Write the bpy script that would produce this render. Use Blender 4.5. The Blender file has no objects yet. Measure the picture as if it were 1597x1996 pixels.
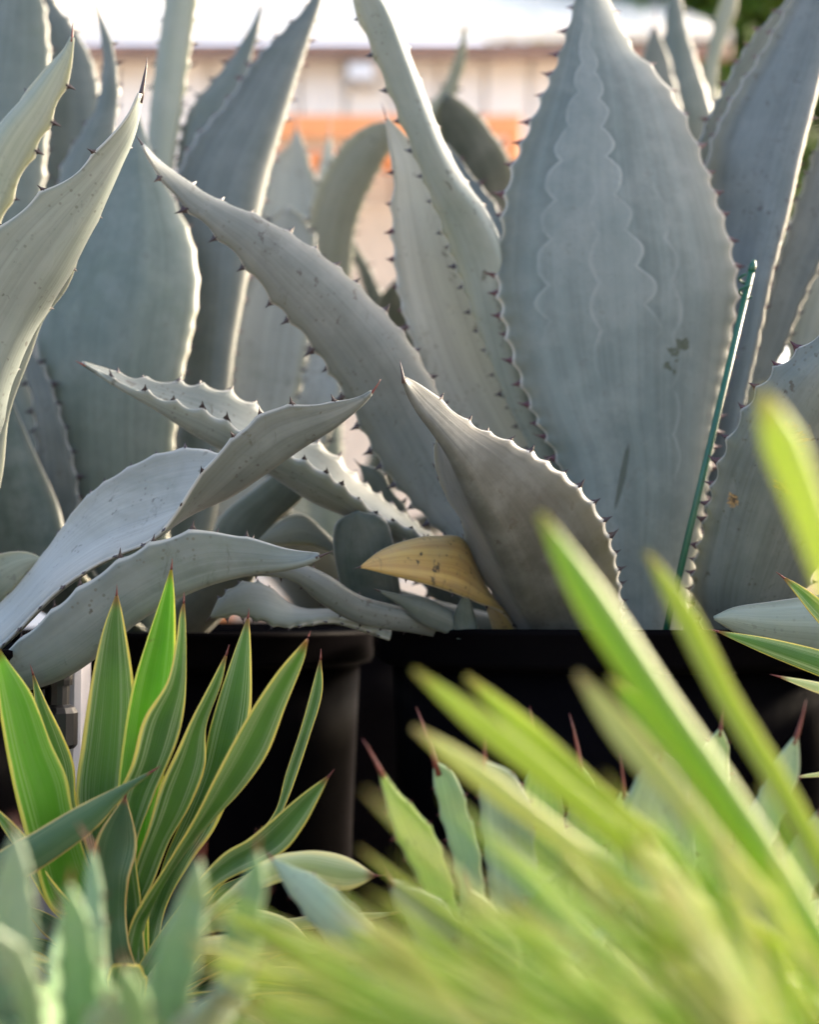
import bpy, math, random
import numpy as np
from mathutils import Vector, Matrix

random.seed(7); rng = np.random.default_rng(7)
S = bpy.context.scene
COL = S.collection

# ------------------------------------------------------------------ camera
EYE = 0.46                      # low: crouching in front of the pots
HORIZON = 1190.0                # photo row of eye level
W, H = 1597.0, 1996.0
FPX = 50.0 / 36.0 * H           # 50 mm lens on a 36 mm tall frame
PITCH = math.atan((HORIZON - H / 2) / FPX)
cam_d = bpy.data.cameras.new('camera'); cam = bpy.data.objects.new('camera', cam_d); COL.objects.link(cam)
cam_d.sensor_fit = 'VERTICAL'; cam_d.sensor_height = 36; cam_d.lens = 50
cam.location = (0, 0, EYE); cam.rotation_euler = (math.pi / 2 + PITCH, 0, 0)
cam_d.clip_start = 0.01; cam_d.clip_end = 500
cam_d.dof.use_dof = True; cam_d.dof.focus_distance = 0.985; cam_d.dof.aperture_fstop = 3.5
S.camera = cam

# ------------------------------------------------------------------ light
SUN_EL, SUN_AZ = 25.0, 60.0     # azimuth clockwise from the view direction (+Y)
wd = bpy.data.worlds.new('World'); S.world = wd; wd.use_nodes = True
nt = wd.node_tree; sky = nt.nodes.new('ShaderNodeTexSky'); sky.sky_type = 'NISHITA'; sky.sun_disc = False
sky.sun_elevation = math.radians(SUN_EL); sky.sun_rotation = math.radians(SUN_AZ)
sky.dust_density = 6.0; sky.air_density = .85; sky.ozone_density = .4
nt.links.new(sky.outputs[0], nt.nodes['Background'].inputs[0]); nt.nodes['Background'].inputs[1].default_value = 0.15
sd = bpy.data.lights.new('sun', 'SUN'); sd.energy = 2.1; sd.angle = math.radians(8.0); sd.color = (1, 0.86, 0.68)
so = bpy.data.objects.new('sun', sd); COL.objects.link(so)
sdir = Vector((math.sin(math.radians(SUN_AZ)) * math.cos(math.radians(SUN_EL)),
               math.cos(math.radians(SUN_AZ)) * math.cos(math.radians(SUN_EL)), math.sin(math.radians(SUN_EL))))
so.rotation_euler = sdir.to_track_quat('Z', 'Y').to_euler(); so.location = (3, 3, 4)
S.view_settings.view_transform = 'Standard'; S.view_settings.look = 'None'
S.view_settings.exposure = 2.45; S.view_settings.gamma = 1.0
S.render.engine = 'CYCLES'
S.cycles.max_bounces = 6; S.cycles.transmission_bounces = 4; S.cycles.diffuse_bounces = 4; S.cycles.glossy_bounces = 2

# ------------------------------------------------------------------ helpers
CP, SP = math.cos(PITCH), math.sin(PITCH)
def P(x, y, d):
    """photo pixel + distance along the view axis -> world point"""
    cx = (x - W / 2) / FPX * d; cy = -(y - H / 2) / FPX * d
    return np.array((cx, d * CP - cy * SP, EYE + d * SP + cy * CP))

def tag(o, label=None, cat=None, group=None, kind=None):
    if label: o['label'] = label
    if cat: o['category'] = cat
    if group: o['group'] = group
    if kind: o['kind'] = kind
    return o

def empty(name, loc, label=None, cat=None, group=None):
    o = bpy.data.objects.new(name, None); o.location = loc; o.empty_display_size = 0.05; COL.objects.link(o)
    return tag(o, label, cat, group)

def mesh_obj(name, V, F, mat, parent=None, uvs=None, smooth=True, mats=None):
    me = bpy.data.meshes.new(name)
    me.from_pydata([tuple(map(float, v)) for v in V], [], [tuple(f) for f in F])
    if uvs is not None:
        lay = me.uv_layers.new(name='ut')
        idx = np.empty(len(me.loops), dtype=np.int32); me.loops.foreach_get('vertex_index', idx)
        lay.data.foreach_set('uv', np.asarray(uvs, dtype=np.float32)[idx].ravel())
    if smooth: me.polygons.foreach_set('use_smooth', [True] * len(me.polygons))
    me.materials.append(mat); me.update()
    o = bpy.data.objects.new(name, me); COL.objects.link(o)
    if parent is not None: o.parent = parent
    return o

class MB:
    """collects primitives for one mesh"""
    def __init__(s): s.v = []; s.f = []
    def add(s, V, F):
        n = len(s.v); s.v += [tuple(v) for v in V]; s.f += [tuple(i + n for i in f) for f in F]
    def box(s, c, size, rz=0.0, bev=0.0):
        cx, cy, cz = c; hx, hy, hz = [q / 2 for q in size]; V = []
        b = min(bev, hx * .9, hy * .9)
        if b > 0: ring = [(-hx + b, -hy), (hx - b, -hy), (hx, -hy + b), (hx, hy - b), (hx - b, hy), (-hx + b, hy), (-hx, hy - b), (-hx, -hy + b)]
        else: ring = [(-hx, -hy), (hx, -hy), (hx, hy), (-hx, hy)]
        n = len(ring); c_, s_ = math.cos(rz), math.sin(rz)
        for z in (-hz, hz):
            for x, y in ring: V.append((cx + x * c_ - y * s_, cy + x * s_ + y * c_, cz + z))
        F = [tuple(range(n - 1, -1, -1)), tuple(range(n, 2 * n))] + [(i, (i + 1) % n, n + (i + 1) % n, n + i) for i in range(n)]
        s.add(V, F)
    def tube(s, pts, rad, n=10):
        pts = [np.array(p, float) for p in pts]; m = len(pts)
        if not hasattr(rad, '__len__'): rad = [rad] * m
        V = []; F = []
        for i, p in enumerate(pts):
            t = pts[min(i + 1, m - 1)] - pts[max(i - 1, 0)]; t /= np.linalg.norm(t)
            a = np.cross(t, (0, 0, 1) if abs(t[2]) < .9 else (1, 0, 0)); a /= np.linalg.norm(a); b = np.cross(t, a)
            for k in range(n):
                th = 2 * math.pi * k / n; V.append(p + rad[i] * (math.cos(th) * a + math.sin(th) * b))
        for i in range(m - 1):
            for k in range(n): F.append((i * n + k, i * n + (k + 1) % n, (i + 1) * n + (k + 1) % n, (i + 1) * n + k))
        F.append(tuple(range(n - 1, -1, -1))); F.append(tuple(range((m - 1) * n, m * n)))
        s.add(V, F)
    def lathe(s, prof, n=64, c=(0, 0, 0), close=False):
        V = []; F = []; m = len(prof)
        for r, z in prof:
            for k in range(n):
                th = 2 * math.pi * k / n; V.append((c[0] + r * math.cos(th), c[1] + r * math.sin(th), c[2] + z))
        for i in range(m - 1):
            for k in range(n): F.append((i * n + k, i * n + (k + 1) % n, (i + 1) * n + (k + 1) % n, (i + 1) * n + k))
        s.add(V, F)
    def build(s, name, mat, parent=None, smooth=False):
        return mesh_obj(name, s.v, s.f, mat, parent, smooth=smooth)

# ------------------------------------------------------------------ materials
class NT:
    def __init__(s, name):
        s.m = bpy.data.materials.new(name); s.m.use_nodes = True; s.t = s.m.node_tree; s.b = s.t.nodes['Principled BSDF']; s.out = s.t.nodes['Material Output']
    def n(s, typ, **kw):
        o = s.t.nodes.new(typ)
        for k, v in kw.items(): setattr(o, k, v)
        return o
    def l(s, a, b): s.t.links.new(a, b)
    def val(s, sock, v):
        if isinstance(v, (int, float)): sock.default_value = v
        elif isinstance(v, tuple): sock.default_value = v if len(v) == 4 else (*v, 1)
        else: s.l(v, sock)
    def math(s, op, a, b=0.0, c=0.0, clamp=False):
        o = s.n('ShaderNodeMath', operation=op, use_clamp=clamp)
        for i, v in enumerate((a, b, c)): s.val(o.inputs[i], v)
        return o.outputs[0]
    def mix(s, f, a, b, mode='MIX'):
        o = s.n('ShaderNodeMix', data_type='RGBA', blend_type=mode); s.val(o.inputs[0], f); s.val(o.inputs[6], a); s.val(o.inputs[7], b); return o.outputs[2]
    def ramp(s, f, lo, hi, a=0.0, b=1.0):
        o = s.n('ShaderNodeMapRange', interpolation_type='SMOOTHSTEP'); s.val(o.inputs[0], f)
        for i, v in ((1, lo), (2, hi), (3, a), (4, b)): s.val(o.inputs[i], v)
        return o.outputs[0]
    def noise(s, vec, scale, detail=4, rough=.55, dist=0.0):
        o = s.n('ShaderNodeTexNoise'); s.l(vec, o.inputs['Vector']); o.inputs['Scale'].default_value = scale
        o.inputs['Detail'].default_value = detail; o.inputs['Roughness'].default_value = rough; o.inputs['Distortion'].default_value = dist
        return o.outputs['Fac']
    def scale(s, vec, sc):
        o = s.n('ShaderNodeVectorMath', operation='MULTIPLY'); s.l(vec, o.inputs[0]); o.inputs[1].default_value = sc; return o.outputs[0]
    def add(s, vec, v):
        o = s.n('ShaderNodeVectorMath', operation='ADD'); s.l(vec, o.inputs[0]); s.val2(o.inputs[1], v); return o.outputs[0]
    def val2(s, sock, v):
        if isinstance(v, tuple): sock.default_value = v
        else: s.l(v, sock)
    def bump(s, h, strength, dist=.002):
        o = s.n('ShaderNodeBump'); s.l(h, o.inputs['Height']); o.inputs['Strength'].default_value = strength; o.inputs['Distance'].default_value = dist
        s.l(o.outputs[0], s.b.inputs['Normal']); return o.outputs[0]

def leaf_uv(N):
    uv = N.n('ShaderNodeUVMap'); uv.uv_map = 'ut'; sp = N.n('ShaderNodeSeparateXYZ'); N.l(uv.outputs[0], sp.inputs[0])
    inf = N.n('ShaderNodeObjectInfo')
    off = N.n('ShaderNodeCombineXYZ')
    r = N.math('MULTIPLY', inf.outputs['Random'], 37.0)
    for i in range(3): N.l(r, off.inputs[i])
    uvo = N.add(uv.outputs[0], off.outputs[0])
    tc = N.n('ShaderNodeTexCoord')
    obj = N.add(tc.outputs['Object'], off.outputs[0])
    e = N.math('ABSOLUTE', N.math('SUBTRACT', N.math('MULTIPLY', sp.outputs[0], 2.0), 1.0))    # 0 midrib .. 1 margin
    return sp.outputs[0], sp.outputs[1], e, uvo, obj, inf.outputs['Random']

def mat_agave(name, a, b, c, green=.3, trans=.06, prints=.10, scuffs=1.0, rough=.46, big=False, stain=False, scar=False, margin=.6):
    N = NT(name); u, t, e, uvo, obj, rnd = leaf_uv(N)
    n1 = N.noise(obj, 9, 5, .6, .4); n2 = N.noise(N.scale(uvo, (26, 1.6, 1)), 1.0, 4, .6); n3 = N.noise(obj, 34, 5, .65)
    col = N.mix(N.ramp(n1, .3, .7), a, b)
    col = N.mix(N.math('MULTIPLY', N.ramp(n2, .38, .66), .6), col, c)
    col = N.mix(N.math('MULTIPLY', N.ramp(N.noise(N.scale(uvo, (7, 1.1, 1)), 1.0, 3, .6, .5), .45, .62), .35), col, tuple(q * 1.22 for q in b))
    # green patches where the waxy bloom has been rubbed off
    g = N.math('MULTIPLY', N.ramp(N.noise(obj, 6, 5, .7, .8), .54, .72), green)
    col = N.mix(g, col, (.075, .10, .062))
    # fine mottling
    col = N.mix(N.math('MULTIPLY', N.ramp(n3, .35, .75), .22), col, (.25, .26, .24))
    pr = None
    if prints > 0:
        # imprints of the neighbouring leaves' scalloped margins, pressed into the bloom in the bud
        v = N.math('MULTIPLY_ADD', u, 2.0, -1.0)
        wob = N.math('MULTIPLY', N.math('SUBTRACT', N.noise(N.scale(uvo, (3, 14, 1)), 1.0, 3), .5), .13)
        tj = N.math('ADD', t, N.math('MULTIPLY', N.noise(N.scale(uvo, (1, 9, 1)), 1.0, 2), .05))
        def lobes(k, ph, amp): return N.math('MULTIPLY', N.math('ABSOLUTE', N.math('SINE', N.math('MULTIPLY_ADD', tj, k, ph))), amp)
        # left and right outline of the pressed leaf (signed distance, positive outside)
        dl = N.math('ADD', N.math('SUBTRACT', N.math('MULTIPLY', v, -1.0), N.math('ADD', lobes(55.0, .4, .10), N.math('MULTIPLY_ADD', t, -.45, .80))), wob)
        dr = N.math('SUBTRACT', N.math('SUBTRACT', v, N.math('ADD', lobes(62.0, 1.9, .11), N.math('MULTIPLY_ADD', t, -1.1, .68))), wob)
        d1 = N.math('MAXIMUM', dl, dr)
        d2 = N.math('SUBTRACT', N.math('ABSOLUTE', N.math('SUBTRACT', v, .12)), N.math('ADD', lobes(48.0, .9, .07), N.math('MULTIPLY_ADD', t, -.25, .42)))
        inside = N.ramp(d1, -.03, .012, 1.0, 0.0)
        def rim(d, w): return N.math('MULTIPLY', N.ramp(d, -w, -.006), N.ramp(d, -.006, .014, 1.0, 0.0))
        rim1 = rim(d1, .045); rim2 = rim(d2, .05)
        dark1 = N.math('MULTIPLY', N.ramp(d1, .0, .014), N.ramp(d1, .014, .11, 1.0, 0.0))
        patch = N.ramp(N.noise(obj, 14, 4, .65), .38, .62, .0, 1.0)
        fade = N.math('MULTIPLY', N.math('MULTIPLY', N.ramp(t, .36, .56), N.math('MULTIPLY_ADD', patch, .75, .25)), prints)
        fade2 = N.math('MULTIPLY', N.math('MULTIPLY', N.ramp(t, .12, .3), N.ramp(t, .5, .75, 1.0, .0)), N.math('MULTIPLY', patch, prints))
        col = N.mix(N.math('MULTIPLY', N.math('MULTIPLY', inside, fade), .55), col, (.17, .188, .175))
        col = N.mix(N.math('MULTIPLY', N.math('MAXIMUM', N.math('MULTIPLY', rim1, fade), N.math('MULTIPLY', rim2, N.math('MULTIPLY', fade2, .6))), .36), col, (.30, .32, .30))
        col = N.mix(N.math('MULTIPLY', N.math('MULTIPLY', dark1, fade), .5), col, (.06, .075, .068))
        pr = N.math('MULTIPLY', N.math('ADD', inside, rim1), fade)
    # scuffs: small dark nicks and corky specks
    vo = N.n('ShaderNodeTexVoronoi'); nv = N.n('ShaderNodeTexNoise'); N.l(obj, nv.inputs['Vector']); nv.inputs['Scale'].default_value = 130; nv.inputs['Detail'].default_value = 3
    objd = N.add(obj, N.scale(nv.outputs['Color'], (.022, .022, .022)))
    N.l(N.scale(objd, (1, 1, .6)), vo.inputs['Vector']); vo.inputs['Scale'].default_value = 70
    sc = N.math('MULTIPLY', N.ramp(vo.outputs['Distance'], .10, .22, 1.0, 0.0), N.ramp(N.noise(obj, 17, 3), .45, .54))
    vo2 = N.n('ShaderNodeTexVoronoi'); N.l(obj, vo2.inputs['Vector']); vo2.inputs['Scale'].default_value = 190
    sc2 = N.math('MULTIPLY', N.ramp(vo2.outputs['Distance'], .12, .30, 1.0, 0.0), N.ramp(N.noise(obj, 28, 3), .50, .60))
    sc = N.math('MAXIMUM', sc, N.math('MULTIPLY', sc2, .7))
    col = N.mix(N.math('MULTIPLY', sc, min(.9, .75 * scuffs)), col, (.045, .04, .028))
    st = N.ramp(N.noise(N.scale(obj, (1, 1, .4)), 48, 7, .75, .7), .58, .68)
    col = N.mix(N.math('MULTIPLY', st, .42 * scuffs), col, (.055, .062, .045))
    if stain:
        bl = N.noise(obj, 55, 5, .7, .6)
        for (su, stt, ru, rt) in ((.735, .385, .042, .024), (.775, .403, .02, .010), (.70, .372, .025, .010)):
            du = N.math('DIVIDE', N.math('SUBTRACT', u, su), ru); dt = N.math('DIVIDE', N.math('SUBTRACT', t, stt), rt)
            r2 = N.math('SQRT', N.math('ADD', N.math('MULTIPLY', du, du), N.math('MULTIPLY', dt, dt)))
            msk = N.ramp(N.math('SUBTRACT', bl, N.math('MULTIPLY', r2, .22)), .30, .37)
            col = N.mix(N.math('MULTIPLY', msk, .85), col, (.022, .030, .011))
        du = N.math('DIVIDE', N.math('SUBTRACT', N.math('SUBTRACT', u, N.math('MULTIPLY', N.math('SUBTRACT', t, .225), 1.5)), .40), .024)
        dt = N.math('DIVIDE', N.math('SUBTRACT', t, .225), .045)
        r2 = N.math('ADD', N.math('ADD', N.math('MULTIPLY', du, du), N.math('MULTIPLY', dt, dt)), N.math('MULTIPLY', N.math('SUBTRACT', bl, .5), 1.2))
        col = N.mix(N.math('MULTIPLY', N.ramp(r2, .5, 1.05, 1.0, 0.0), .8), col, (.022, .03, .018))
    if scar:
        fb = N.noise(N.scale(obj, (1, 1, 1.6)), 60, 6, .75, 1.0)
        for (su, stt, ru, rt) in ((.40, .63, .11, .035), (.46, .56, .06, .03), (.52, .50, .10, .02), (.2, .42, .04, .02)):
            du = N.math('DIVIDE', N.math('SUBTRACT', u, su), ru); dt = N.math('DIVIDE', N.math('SUBTRACT', t, stt), rt)
            r2 = N.math('SQRT', N.math('ADD', N.math('MULTIPLY', du, du), N.math('MULTIPLY', dt, dt)))
            col = N.mix(N.math('MULTIPLY', N.ramp(N.math('SUBTRACT', fb, N.math('MULTIPLY', r2, .22)), .28, .36), .9), col, N.mix(N.ramp(fb, .45, .6), (.05, .028, .012), (.34, .22, .10)))
    # pale horny margin
    mg = N.ramp(e, .955, .985)
    col = N.mix(N.math('MULTIPLY', mg, margin), col, (.52, .50, .44))
    # per-leaf tone
    hs = N.n('ShaderNodeHueSaturation'); N.l(col, hs.inputs['Color'])
    N.l(N.math('MULTIPLY_ADD', rnd, .22, .89), hs.inputs['Value']); N.l(N.math('MULTIPLY_ADD', rnd, .4, .75), hs.inputs['Saturation'])
    col = hs.outputs[0]
    N.l(col, N.b.inputs['Base Color']); N.b.inputs['Roughness'].default_value = rough
    N.b.inputs['Specular IOR Level'].default_value = .4; N.b.inputs['Sheen Weight'].default_value = .12; N.b.inputs['Sheen Roughness'].default_value = .5
    h = N.math('ADD', N.math('MULTIPLY', n2, .5), N.math('MULTIPLY', n3, .35))
    if pr is not None: h = N.math('ADD', h, N.math('MULTIPLY', pr, .5))
    N.bump(h, .22, .002)
    tr = N.n('ShaderNodeBsdfTranslucent'); tr.inputs[0].default_value = (.62, .60, .30, 1)
    mx = N.n('ShaderNodeMixShader'); N.val(mx.inputs[0], N.math('MULTIPLY', N.ramp(e, .6, .98), trans * 3.0))
    N.l(N.b.outputs[0], mx.inputs[1]); N.l(tr.outputs[0], mx.inputs[2]); N.l(mx.outputs[0], N.out.inputs[0])
    return N.m

def mat_varieg(name, green, green2, stripe, margin, trans=.45, m0=.80, tcol=(.45, .75, .08), wide=.0, brown=1.0):
    N = NT(name); u, t, e, uvo, obj, rnd = leaf_uv(N)
    w = N.math('MULTIPLY', N.math('SUBTRACT', N.noise(N.scale(uvo, (4, 3, 1)), 2.0, 4, .6), .5), .22)
    e2 = N.math('ADD', e, w)
    st = N.noise(N.scale(uvo, (34, .8, 1)), 1.0, 3, .6); fine = N.noise(N.scale(uvo, (120, 2, 1)), 1.0, 3, .6)
    col = N.mix(N.ramp(N.noise(obj, 14, 3), .3, .7), green, green2)
    col = N.mix(N.math('MULTIPLY', N.ramp(fine, .4, .7), .3), col, stripe)
    sband = N.math('MULTIPLY', N.ramp(e2, .36 - wide, .56 - wide), N.ramp(st, .44, .56))
    col = N.mix(N.math('MULTIPLY', sband, .85), col, stripe)
    yl = N.ramp(e2, m0 - .03, m0 + .07)
    col = N.mix(yl, col, margin)
    col = N.mix(N.math('MULTIPLY', N.ramp(e, .95, .985), .35 * brown), col, (.42, .16, .05))
    col = N.mix(N.math('MULTIPLY', N.ramp(t, .955, .995), .85 if brown > .5 else .45), col, (.22, .06, .02))
    sp = N.ramp(N.noise(obj, 90, 4, .7), .68, .74); col = N.mix(N.math('MULTIPLY', sp, .45), col, (.16, .12, .04))
    hs = N.n('ShaderNodeHueSaturation'); N.l(col, hs.inputs['Color']); N.l(N.math('MULTIPLY_ADD', rnd, .3, .85), hs.inputs['Value']); col = hs.outputs[0]
    N.l(col, N.b.inputs['Base Color']); N.b.inputs['Roughness'].default_value = .42; N.b.inputs['Specular IOR Level'].default_value = .45
    N.bump(N.math('ADD', fine, st), .25, .0012)
    tr = N.n('ShaderNodeBsdfTranslucent'); bright = N.mix(.5, N.mix(1.0, col, (2.2, 2.2, 2.0), 'MULTIPLY'), tcol); N.l(bright, tr.inputs[0])
    mx = N.n('ShaderNodeMixShader'); mx.inputs[0].default_value = trans
    N.l(N.b.outputs[0], mx.inputs[1]); N.l(tr.outputs[0], mx.inputs[2]); N.l(mx.outputs[0], N.out.inputs[0])
    return N.m

def mat_plain(name, col, rough=.5, var=.25, nscale=30, bump=.15, spec=.5, metal=0.0, col2=None, bdist=.002):
    N = NT(name); tc = N.n('ShaderNodeTexCoord'); o = tc.outputs['Object']
    n = N.noise(o, nscale, 6, .65); d = tuple(c * (1 - var) for c in col) if col2 is None else col2
    c = N.mix(N.ramp(n, .3, .7), col, d)
    n2 = N.noise(o, nscale * 6, 4, .6); c = N.mix(N.math('MULTIPLY', n2, var), c, tuple(q * .6 for q in col))
    N.l(c, N.b.inputs['Base Color']); N.b.inputs['Metallic'].default_value = metal; N.b.inputs['Specular IOR Level'].default_value = spec
    N.l(N.math('MULTIPLY_ADD', n, .25, rough - .12), N.b.inputs['Roughness'])
    N.bump(N.math('ADD', n, N.math('MULTIPLY', n2, .4)), bump, bdist)
    return N.m

AG = mat_agave('agave_leaf', (0.086, 0.105, 0.096), (0.110, 0.132, 0.121), (0.064, 0.083, 0.072))
AGTOP = mat_agave('agave_leaf_pale_skylit', (.262, .272, .238), (.318, .328, .29), (.215, .228, .195), scuffs=.8, green=.3)  # pale leaves; on upper faces the skylight is put into the colour
AGMID = mat_agave('agave_leaf_softlit', (0.148, 0.174, 0.154), (0.190, 0.218, 0.194), (0.118, 0.142, 0.119), scuffs=.9, green=.2)  # lighter copy of the plain leaf, soft light put into the colour
AGBIG = mat_agave('agave_leaf_printed', (0.072, 0.091, 0.084), (0.101, 0.123, 0.114), (0.059, 0.074, 0.067), prints=1.0, scuffs=.25, green=.25, stain=True)
AGWEAR = mat_agave('agave_leaf_weathered', (0.094, 0.111, 0.099), (0.127, 0.146, 0.133), (0.072, 0.086, 0.072), scuffs=1.3, green=.4)
AGOLIVE = mat_agave('agave_leaf_olive', (0.050, 0.051, 0.039), (0.072, 0.071, 0.056), (0.036, 0.038, 0.028), scuffs=1.0, green=.3, margin=.9)
AGSCAR = mat_agave('agave_leaf_scarred', (0.092, 0.108, 0.098), (0.121, 0.140, 0.126), (0.070, 0.083, 0.069), scuffs=1.3, green=.4, scar=True)
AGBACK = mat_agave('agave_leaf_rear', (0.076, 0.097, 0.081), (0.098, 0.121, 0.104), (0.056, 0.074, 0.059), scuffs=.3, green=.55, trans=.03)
AGPALE = mat_agave('agave_leaf_pale', (0.188, 0.214, 0.167), (0.232, 0.256, 0.204), (0.155, 0.180, 0.135), scuffs=.4, green=.3, trans=.1)
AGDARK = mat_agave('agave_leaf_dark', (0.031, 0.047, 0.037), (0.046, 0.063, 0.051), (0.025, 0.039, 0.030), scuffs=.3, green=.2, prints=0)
AGYEL = mat_agave('agave_leaf_yellowed', (0.423, 0.243, 0.049), (0.486, 0.341, 0.081), (0.325, 0.163, 0.040), scuffs=1.3, green=.8, prints=0, trans=.12)
AGBLUE = mat_agave('small_agave_leaf', (.225, .325, .135), (.30, .39, .185), (.18, .275, .10), scuffs=.4, green=.2, prints=0, trans=.04, margin=.15)
AGGREEN = mat_agave('small_agave_leaf_green', (.135, .235, .09), (.19, .29, .125), (.10, .19, .06), scuffs=.5, green=.3, prints=0, trans=.02, margin=.12)
AGLIME = mat_agave('small_agave_leaf_lime', (.36, .47, .10), (.44, .54, .15), (.30, .42, .08), scuffs=.4, green=.2, prints=0, trans=.08, margin=.15)
VAR = mat_varieg('variegated_leaf', (.034, .125, .018), (.09, .235, .03), (.38, .44, .22), (.85, .68, .18), wide=.08, m0=.865, tcol=(.42, .58, .07), brown=.55)
VARLIT = mat_varieg('variegated_leaf_backlit', (.085, .29, .010), (.15, .40, .015), (.34, .50, .12), (.85, .72, .20), trans=.6, m0=.88, tcol=(.45, .78, .02), brown=.55)  # brighter copy for two leaves, their backlit glow put into the colour
VARPALE = mat_varieg('variegated_leaf_cream', (0.372, 0.446, 0.198), (0.471, 0.533, 0.248), (0.682, 0.670, 0.397), (0.794, 0.719, 0.372), trans=.4, m0=.7, wide=.2, tcol=(0.682, 0.744, 0.310))
VARDARK = mat_varieg('variegated_leaf_deep', (0.024, 0.072, 0.024), (0.038, 0.096, 0.029), (0.096, 0.144, 0.058), (0.432, 0.346, 0.115), trans=.15, m0=.88)
BLADE = mat_varieg('blade_leaf', (0.205, 0.287, 0.029), (0.271, 0.344, 0.049), (0.328, 0.377, 0.123), (0.377, 0.394, 0.123), trans=.42, m0=.86, tcol=(0.394, 0.476, 0.057), brown=.1)
BLADE2 = mat_varieg('blade_leaf_green', (0.102, 0.212, 0.017), (0.153, 0.264, 0.030), (0.246, 0.323, 0.076), (0.323, 0.365, 0.085), trans=.42, m0=.86, tcol=(0.323, 0.476, 0.034), brown=.1)
BLADE3 = mat_varieg('blade_leaf_cream', (0.296, 0.336, 0.104), (0.352, 0.384, 0.144), (0.400, 0.416, 0.192), (0.432, 0.432, 0.176), trans=.4, m0=.8, tcol=(0.416, 0.448, 0.144), brown=.1)
TOOTH = mat_plain('tooth_horn', (.032, .016, .016), .45, .4, 200)
TOOTHRED = mat_plain('tooth_red_horn', (.075, .022, .028), .45, .4, 200)
SPINE = mat_plain('spine_horn', (.06, .035, .03), .4, .4, 150)
SPINERED = mat_plain('spine_red_horn', (.17, .03, .018), .4, .4, 150)
POT = mat_plain('black_plastic', (.0035, .003, .0035), .5, .3, 25, .08, .2)
TERRA = mat_plain('terracotta_plastic', (.34, .09, .035), .6, .35, 30, .2)
POT.node_tree.nodes['Principled BSDF'].inputs['IOR'].default_value = 1.07
SOIL = mat_plain('potting_soil', (.035, .025, .018), .95, .6, 60, 1.0, bdist=.01)

# ------------------------------------------------------------------ leaf builder
def spline(pts, n):
    """centripetal Catmull-Rom through pts, resampled evenly by length"""
    p = np.asarray(pts, float)
    if len(p) == 2: return p[0] + (p[1] - p[0]) * np.linspace(0, 1, n)[:, None]
    q = np.vstack([2 * p[0] - p[1], p, 2 * p[-1] - p[-2]]); out = []
    for i in range(1, len(q) - 2):
        p0, p1, p2, p3 = q[i - 1:i + 3]
        t0 = 0.0; t1 = t0 + max(np.linalg.norm(p1 - p0), 1e-9) ** .5; t2 = t1 + max(np.linalg.norm(p2 - p1), 1e-9) ** .5; t3 = t2 + max(np.linalg.norm(p3 - p2), 1e-9) ** .5
        t = np.linspace(t1, t2, 24, endpoint=False)[:, None]
        A1 = (t1 - t) / (t1 - t0) * p0 + (t - t0) / (t1 - t0) * p1; A2 = (t2 - t) / (t2 - t1) * p1 + (t - t1) / (t2 - t1) * p2; A3 = (t3 - t) / (t3 - t2) * p2 + (t - t2) / (t3 - t2) * p3
        B1 = (t2 - t) / (t2 - t0) * A1 + (t - t0) / (t2 - t0) * A2; B2 = (t3 - t) / (t3 - t1) * A2 + (t - t1) / (t3 - t1) * A3
        out.append((t2 - t) / (t2 - t1) * B1 + (t - t1) / (t2 - t1) * B2)
    out = np.vstack(out + [p[-1:]])
    s = np.concatenate([[0], np.cumsum(np.linalg.norm(np.diff(out, axis=0), axis=1))]); w = np.linspace(0, s[-1], n)
    return np.stack([np.interp(w, s, out[:, k]) for k in range(3)], 1)

def px3(pl, d):
    pl = np.asarray(pl, float); s = np.concatenate([[0], np.cumsum(np.linalg.norm(np.diff(pl, axis=0), axis=1))]); s /= s[-1]
    dd = np.interp(s, np.linspace(0, 1, len(d)), d)
    return np.array([P(x, y, q) for (x, y), q in zip(pl, dd)])

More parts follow.
